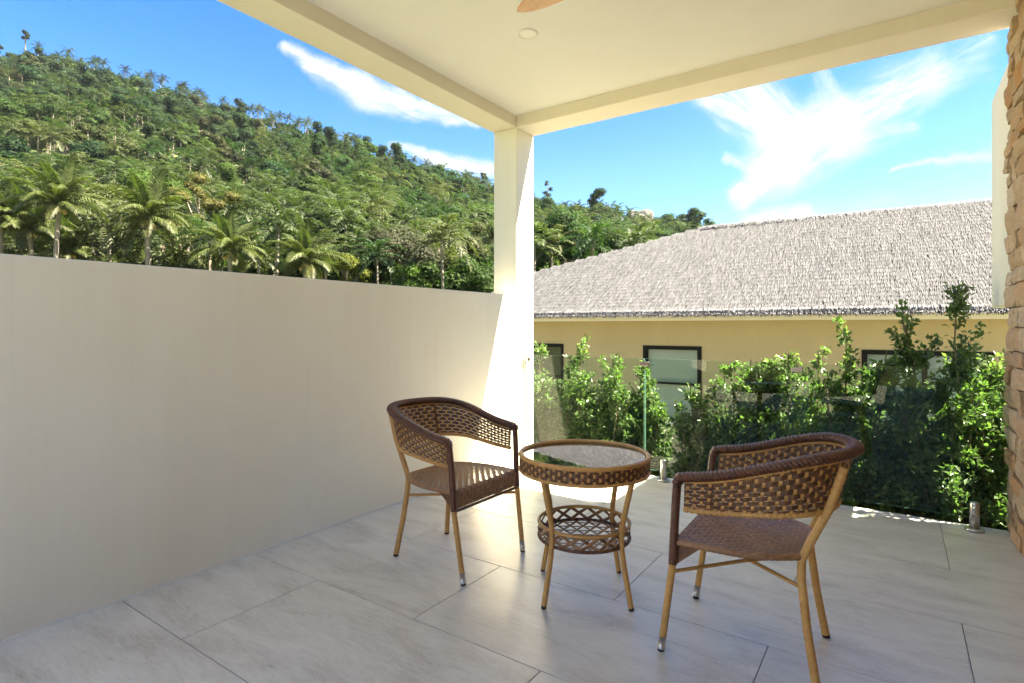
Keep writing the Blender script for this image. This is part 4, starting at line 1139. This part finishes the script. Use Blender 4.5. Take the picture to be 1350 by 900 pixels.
def make_chair(label):
    c = thing('rattan_chair', label, 'chair', group=None)
    ztop = lambda u: .650 + .108 * sm((.165 - u) / .50)
    zbot = lambda u: .528 + .040 * sm((.165 - u) / .45)
    top = horseshoe(.150, -.352, -.105, .262, ztop); bot = horseshoe(.158, -.300, -.100, .244, zbot)
    N = 120; T_ = resample(top, N); B_ = resample(bot, N)
    def Pf(s, t):
        i = s * (N - 1); i0 = min(int(i), N - 2); f = i - i0
        return B_[i0].lerp(B_[i0 + 1], f).lerp(T_[i0].lerp(T_[i0 + 1], f), t)
    hz, vt = MB(), MB(); weave(Pf, 52, 10, .0034, .92, .46, hz, vt)
    part('back_weave', hz, MAT['rat_brown'], c, 'stuff'); part('back_stake', vt, MAT['rat_tan'], c, 'stuff')
    # arm rail, turning down into the front posts
    arm = [(.190, -.250, .415), (.186, -.252, .52), (.181, -.256, .600), (.170, -.259, .640)] + top[1:-1] + [(.170, .259, .640), (.181, .256, .600), (.186, .252, .52), (.190, .250, .415)]
    mb = MB()
    rail = [(.176, -.258, .622), (.168, -.260, .643)] + top[1:-1] + [(.168, .260, .643), (.176, .258, .622)]
    wrapped(mb, rail, .0178, .0140, 18, .36, 3.0, flat=(1.36, .90), up=(0, 0, 1)); part('arm_rail', mb, MAT['rat_dark'], c)
    mb = MB(); under = [(u * .985, v * .985, z - .021) for u, v, z in top]; mb.tube(resample(under, 70), .0055, 6); part('rail_trim', mb, MAT['rat_tan'], c)
    mb = MB(); wrapped(mb, bot, .0095, .019, 8, .36, 0.0)
    part('lower_rail', mb, MAT['rat_tan'], c)
    # legs
    for sg in (-1, 1):
        post = [(.176, sg * .258, .630), (.184, sg * .253, .54), (.190, sg * .249, .44), (.196, sg * .2475, .33)]
        lg = MB(); wrapped(lg, [(.196, sg * .2475, .33), (.235, sg * .2365, .055)], .0128, .020, 10, .06)
        lo = part('front_leg', lg, MAT['rat_tan'], c)
        mb = MB(); wrapped(mb, post, .0148, .0095, 10, .20, .6); part('post_wrap', mb, MAT['rat_dark'], lo)
        mb = MB(); mb.tube([(.2348, sg * .2366, .058), (.2415, sg * .2345, .010)], .0133, 12); part('metal_cap', mb, MAT['cap'], lo)
        mb = MB(); mb.tube([(.2415, sg * .2345, .012), (.243, sg * .234, .0005)], .0125, 12); part('rubber_tip', mb, MAT['rubber'], lo)
        path = [(-.326, sg * .160, .725), (-.284, sg * .157, .585), (-.226, sg * .151, .455), (-.204, sg * .149, .40), (-.203, sg * .155, .34), (-.222, sg * .172, .18), (-.2505, sg * .190, .012)]
        lg = MB(); wrapped(lg, path, .0138, .020, 10, .06); lo = part('rear_leg', lg, MAT['rat_tan'], c)
        mb = MB(); mb.tube([(-.2505, sg * .190, .014), (-.252, sg * .191, .0005)], .0135, 12); part('rubber_tip', mb, MAT['rubber'], lo)
    # crossed stretchers
    for k, sg in enumerate((-1, 1)):
        mb = MB(); dz = .006 if k else -.006; wrapped(mb, [(.200, sg * .2465, .300), (.0, sg * .03, .302 + dz), (-.203, -sg * .160, .312)], .0070, .018, 8, .06); part('stretcher', mb, MAT['rat_tan'], c)
    # seat with front apron
    def half(u):
        if u > 0: return .243
        k = min(1, -u / .215); return .243 - .085 * k ** 2.2 - .02 * k
    def Ps(s, t):
        # t from the back (0) over the seat to the hanging apron (1)
        l = t * .500
        if l < .385:
            u = -.205 + l; z = .418
        else:
            k = (l - .385) / .115; an = min(1, k / .22)
            u = .180 + .016 * math.sin(an * 1.57); z = .418 - .016 * (1 - math.cos(an * 1.57)) - max(0, k - .22) * .085
        v = (2 * s - 1) * half(u)
        z -= (.014 * (1 - (2 * s - 1) ** 2) * (1 - ((u + .01) / .2) ** 2) if l < .385 else 0)
        return (u, v, z)
    hz, vt = MB(), MB(); weave(Ps, 22, 26, .0024, .985, .985, hz, vt)
    part('seat_weave', hz, MAT['rat_seat'], c, 'stuff'); part('seat_stake', vt, MAT['rat_seat'], c, 'stuff')
    edge = [(.190, -.243, .408), (.10, -.246, .410), (0, -.244, .410)] + [(u, -half(u) - .001, .410) for u in (-.05, -.10, -.14, -.17, -.195)] + [(-.210, -.11, .410), (-.212, 0, .410), (-.210, .11, .410)] + \
           [(u, half(u) + .001, .410) for u in (-.195, -.17, -.14, -.10, -.05)] + [(0, .244, .410), (.10, .246, .410), (.190, .243, .408)]
    mb = MB(); wrapped(mb, edge, .0120, .020, 8, .12); part('seat_frame', mb, MAT['rat_seat'], c)
    mb = MB(); mb.tube([(.198, -.243, .327), (.198, .243, .327)], .0075, 8); part('apron_rail', mb, MAT['rat_brown'], c)
    for sg in (-1, 1):
        mb = MB()
        mb.add([(.188, sg * .242, .405), (.188, sg * .242, .325), (.095, sg * .242, .405), (.188, sg * .238, .405), (.188, sg * .238, .325), (.095, sg * .238, .405)], [(0, 1, 2), (3, 5, 4), (0, 3, 4, 1), (1, 4, 5, 2), (0, 2, 5, 3)])
        part('corner_web', mb, MAT['rat_brown'], c)
    return c
ch = make_chair('brown woven rattan armchair by the cream wall, left of the table, facing right')
ch.location = (-1.855, 2.205, 0); ch.rotation_euler = (0, 0, R(-1.5))
ch2 = dup(ch, (-.468, 2.215, 0), (0, 0, R(180 + 1.5)), None, 'brown woven rattan armchair near the stone wall, its back turned to the right')
for o in (ch, ch2): o['group'] = 'rattan armchairs at the round table'

# round table
t = thing('rattan_table', 'round woven rattan table with a dark glass top between the two armchairs', 'table', (-1.152, 2.239, 0))
RT = .285
def Pt(s, k): a = 2 * math.pi * s; return (RT * math.cos(a), RT * math.sin(a), .540 + .062 * k)
hz, vt = MB(), MB(); weave(Pt, 76, 4, .0028, .92, .46, hz, vt)
rb = MB(); rb.lathe([(RT - .006, .540), (RT - .006, .602)], 72, caps=False)
rimo = part('rim_band', rb, MAT['rat_dark'], t)
part('rim_weave', hz, MAT['rat_brown'], t, 'stuff'); part('rim_stake', vt, MAT['rat_tan'], t, 'stuff')
def ring(r, z, rad, pitch=.02, depth=.08, n=8, N=90):
    m = MB(); wrapped(m, [(r * math.cos(2 * math.pi * k / N), r * math.sin(2 * math.pi * k / N), z) for k in range(N + 1)], rad, pitch, n, depth); return m
part('top_ring', ring(RT - .004, .604, .0105), MAT['rat_tan'], t); part('bottom_ring', ring(RT - .001, .539, .0075), MAT['rat_tan'], t)
def top_b(nt, p):
    v = OBJC(nt); n = nt.nodes.new('ShaderNodeTexVoronoi'); S(nt, n.inputs['Vector'], v); n.inputs['Scale'].default_value = 130
    d = M(nt, 'LESS_THAN', n.outputs['Distance'], .30); big = NOISE(nt, v, 14, 3, .6)
    h = M(nt, 'MULTIPLY', d, M(nt, 'GREATER_THAN', M(nt, 'ADD', M(nt, 'MULTIPLY', big, .5), M(nt, 'ADD', M(nt, 'MULTIPLY', SEP(nt, v)[0], 1.3), M(nt, 'MULTIPLY', SEP(nt, v)[1], .5))), .28)); BUMP(nt, p, h, .10, .002)
    p.inputs['Coat Weight'].default_value = .6
MAT['table_glass'] = material('table_glass', top_b, color=(.010, .013, .012), rough=.015, spec=.9)
mb = MB(); mb.lathe([(.0, .5955), (.270, .5955), (.271, .6015), (.268, .6035), (.0, .6035)], 72, smooth=False); part('glass_top', mb, MAT['table_glass'], t).rotation_euler = (R(-1.0) * RGT.x, R(-1.0) * RGT.y, 0)
for k in range(4):
    a = math.atan2(-.244, -.057) + k * math.pi / 2; ca, sa = math.cos(a), math.sin(a)
    mb = MB(); pth = [(.262, .545), (.240, .46), (.207, .33), (.203, .27), (.216, .18), (.254, .010)]
    pts = resample([(r * ca, r * sa, z_) for r, z_ in pth], 24); wrapped(mb, pts, .0118, .02, 10, .05); lo = part('leg', mb, MAT['rat_tan'], t)
    mb = MB(); mb.tube([(.254 * ca, .254 * sa, .012), (.2555 * ca, .2555 * sa, .0005)], .0112, 10); part('rubber_tip', mb, MAT['rubber'], lo)
part('shelf_ring', ring(.200, .306, .0078), MAT['rat_tan'], t); part('shelf_ring', ring(.200, .244, .0078), MAT['rat_brown'], t)
for k in range(16):
    for sg in (-1, 1):
        a0 = 2 * math.pi * k / 16; a1 = a0 + sg * 2 * math.pi / 16; am = (a0 + a1) / 2; rr = .200 + sg * .002
        mb = MB(); mb.tube([(rr * math.cos(a0), rr * math.sin(a0), .248), (rr * math.cos(am) * 1.012, rr * math.sin(am) * 1.012, .275), (rr * math.cos(a1), rr * math.sin(a1), .302)], .0048, 6, flat=(1.5, .5), up=(math.cos(am), math.sin(am), 0)); part('lattice_cane', mb, MAT['rat_seat'], t)
for dr_ in range(3):
    a = R(30 + 60 * dr_); cu_, su_ = math.cos(a), math.sin(a)
    for k in range(-3, 4):
        d = k * .052; l = math.sqrt(.198 ** 2 - d * d)
        mb = MB(); mb.tube([(-l * cu_ - d * su_, -l * su_ + d * cu_, .243 + .0022 * dr_), (l * cu_ - d * su_, l * su_ + d * cu_, .243 + .0022 * dr_)], .0042, 6, flat=(1.6, .4), up=(0, 0, 1)); part('shelf_cane', mb, MAT['rat_seat'], t)
# ================================================================== thin air over the valley
hm = bpy.data.materials.new('haze'); hm.use_nodes = True
hn = hm.node_tree; hn.nodes.clear(); ho = hn.nodes.new('ShaderNodeOutputMaterial'); hv = hn.nodes.new('ShaderNodeVolumePrincipled')
hv.inputs['Color'].default_value = (.80, .90, 1.0, 1); hv.inputs['Density'].default_value = .00006; hv.inputs['Anisotropy'].default_value = .2
hn.links.new(hv.outputs[0], ho.inputs['Volume'])
mb = MB(); mb.box((-862, -862, -2.6), (862, 862, 260)); hz_ = part('haze', mb, hm); hz_['kind'] = 'stuff'
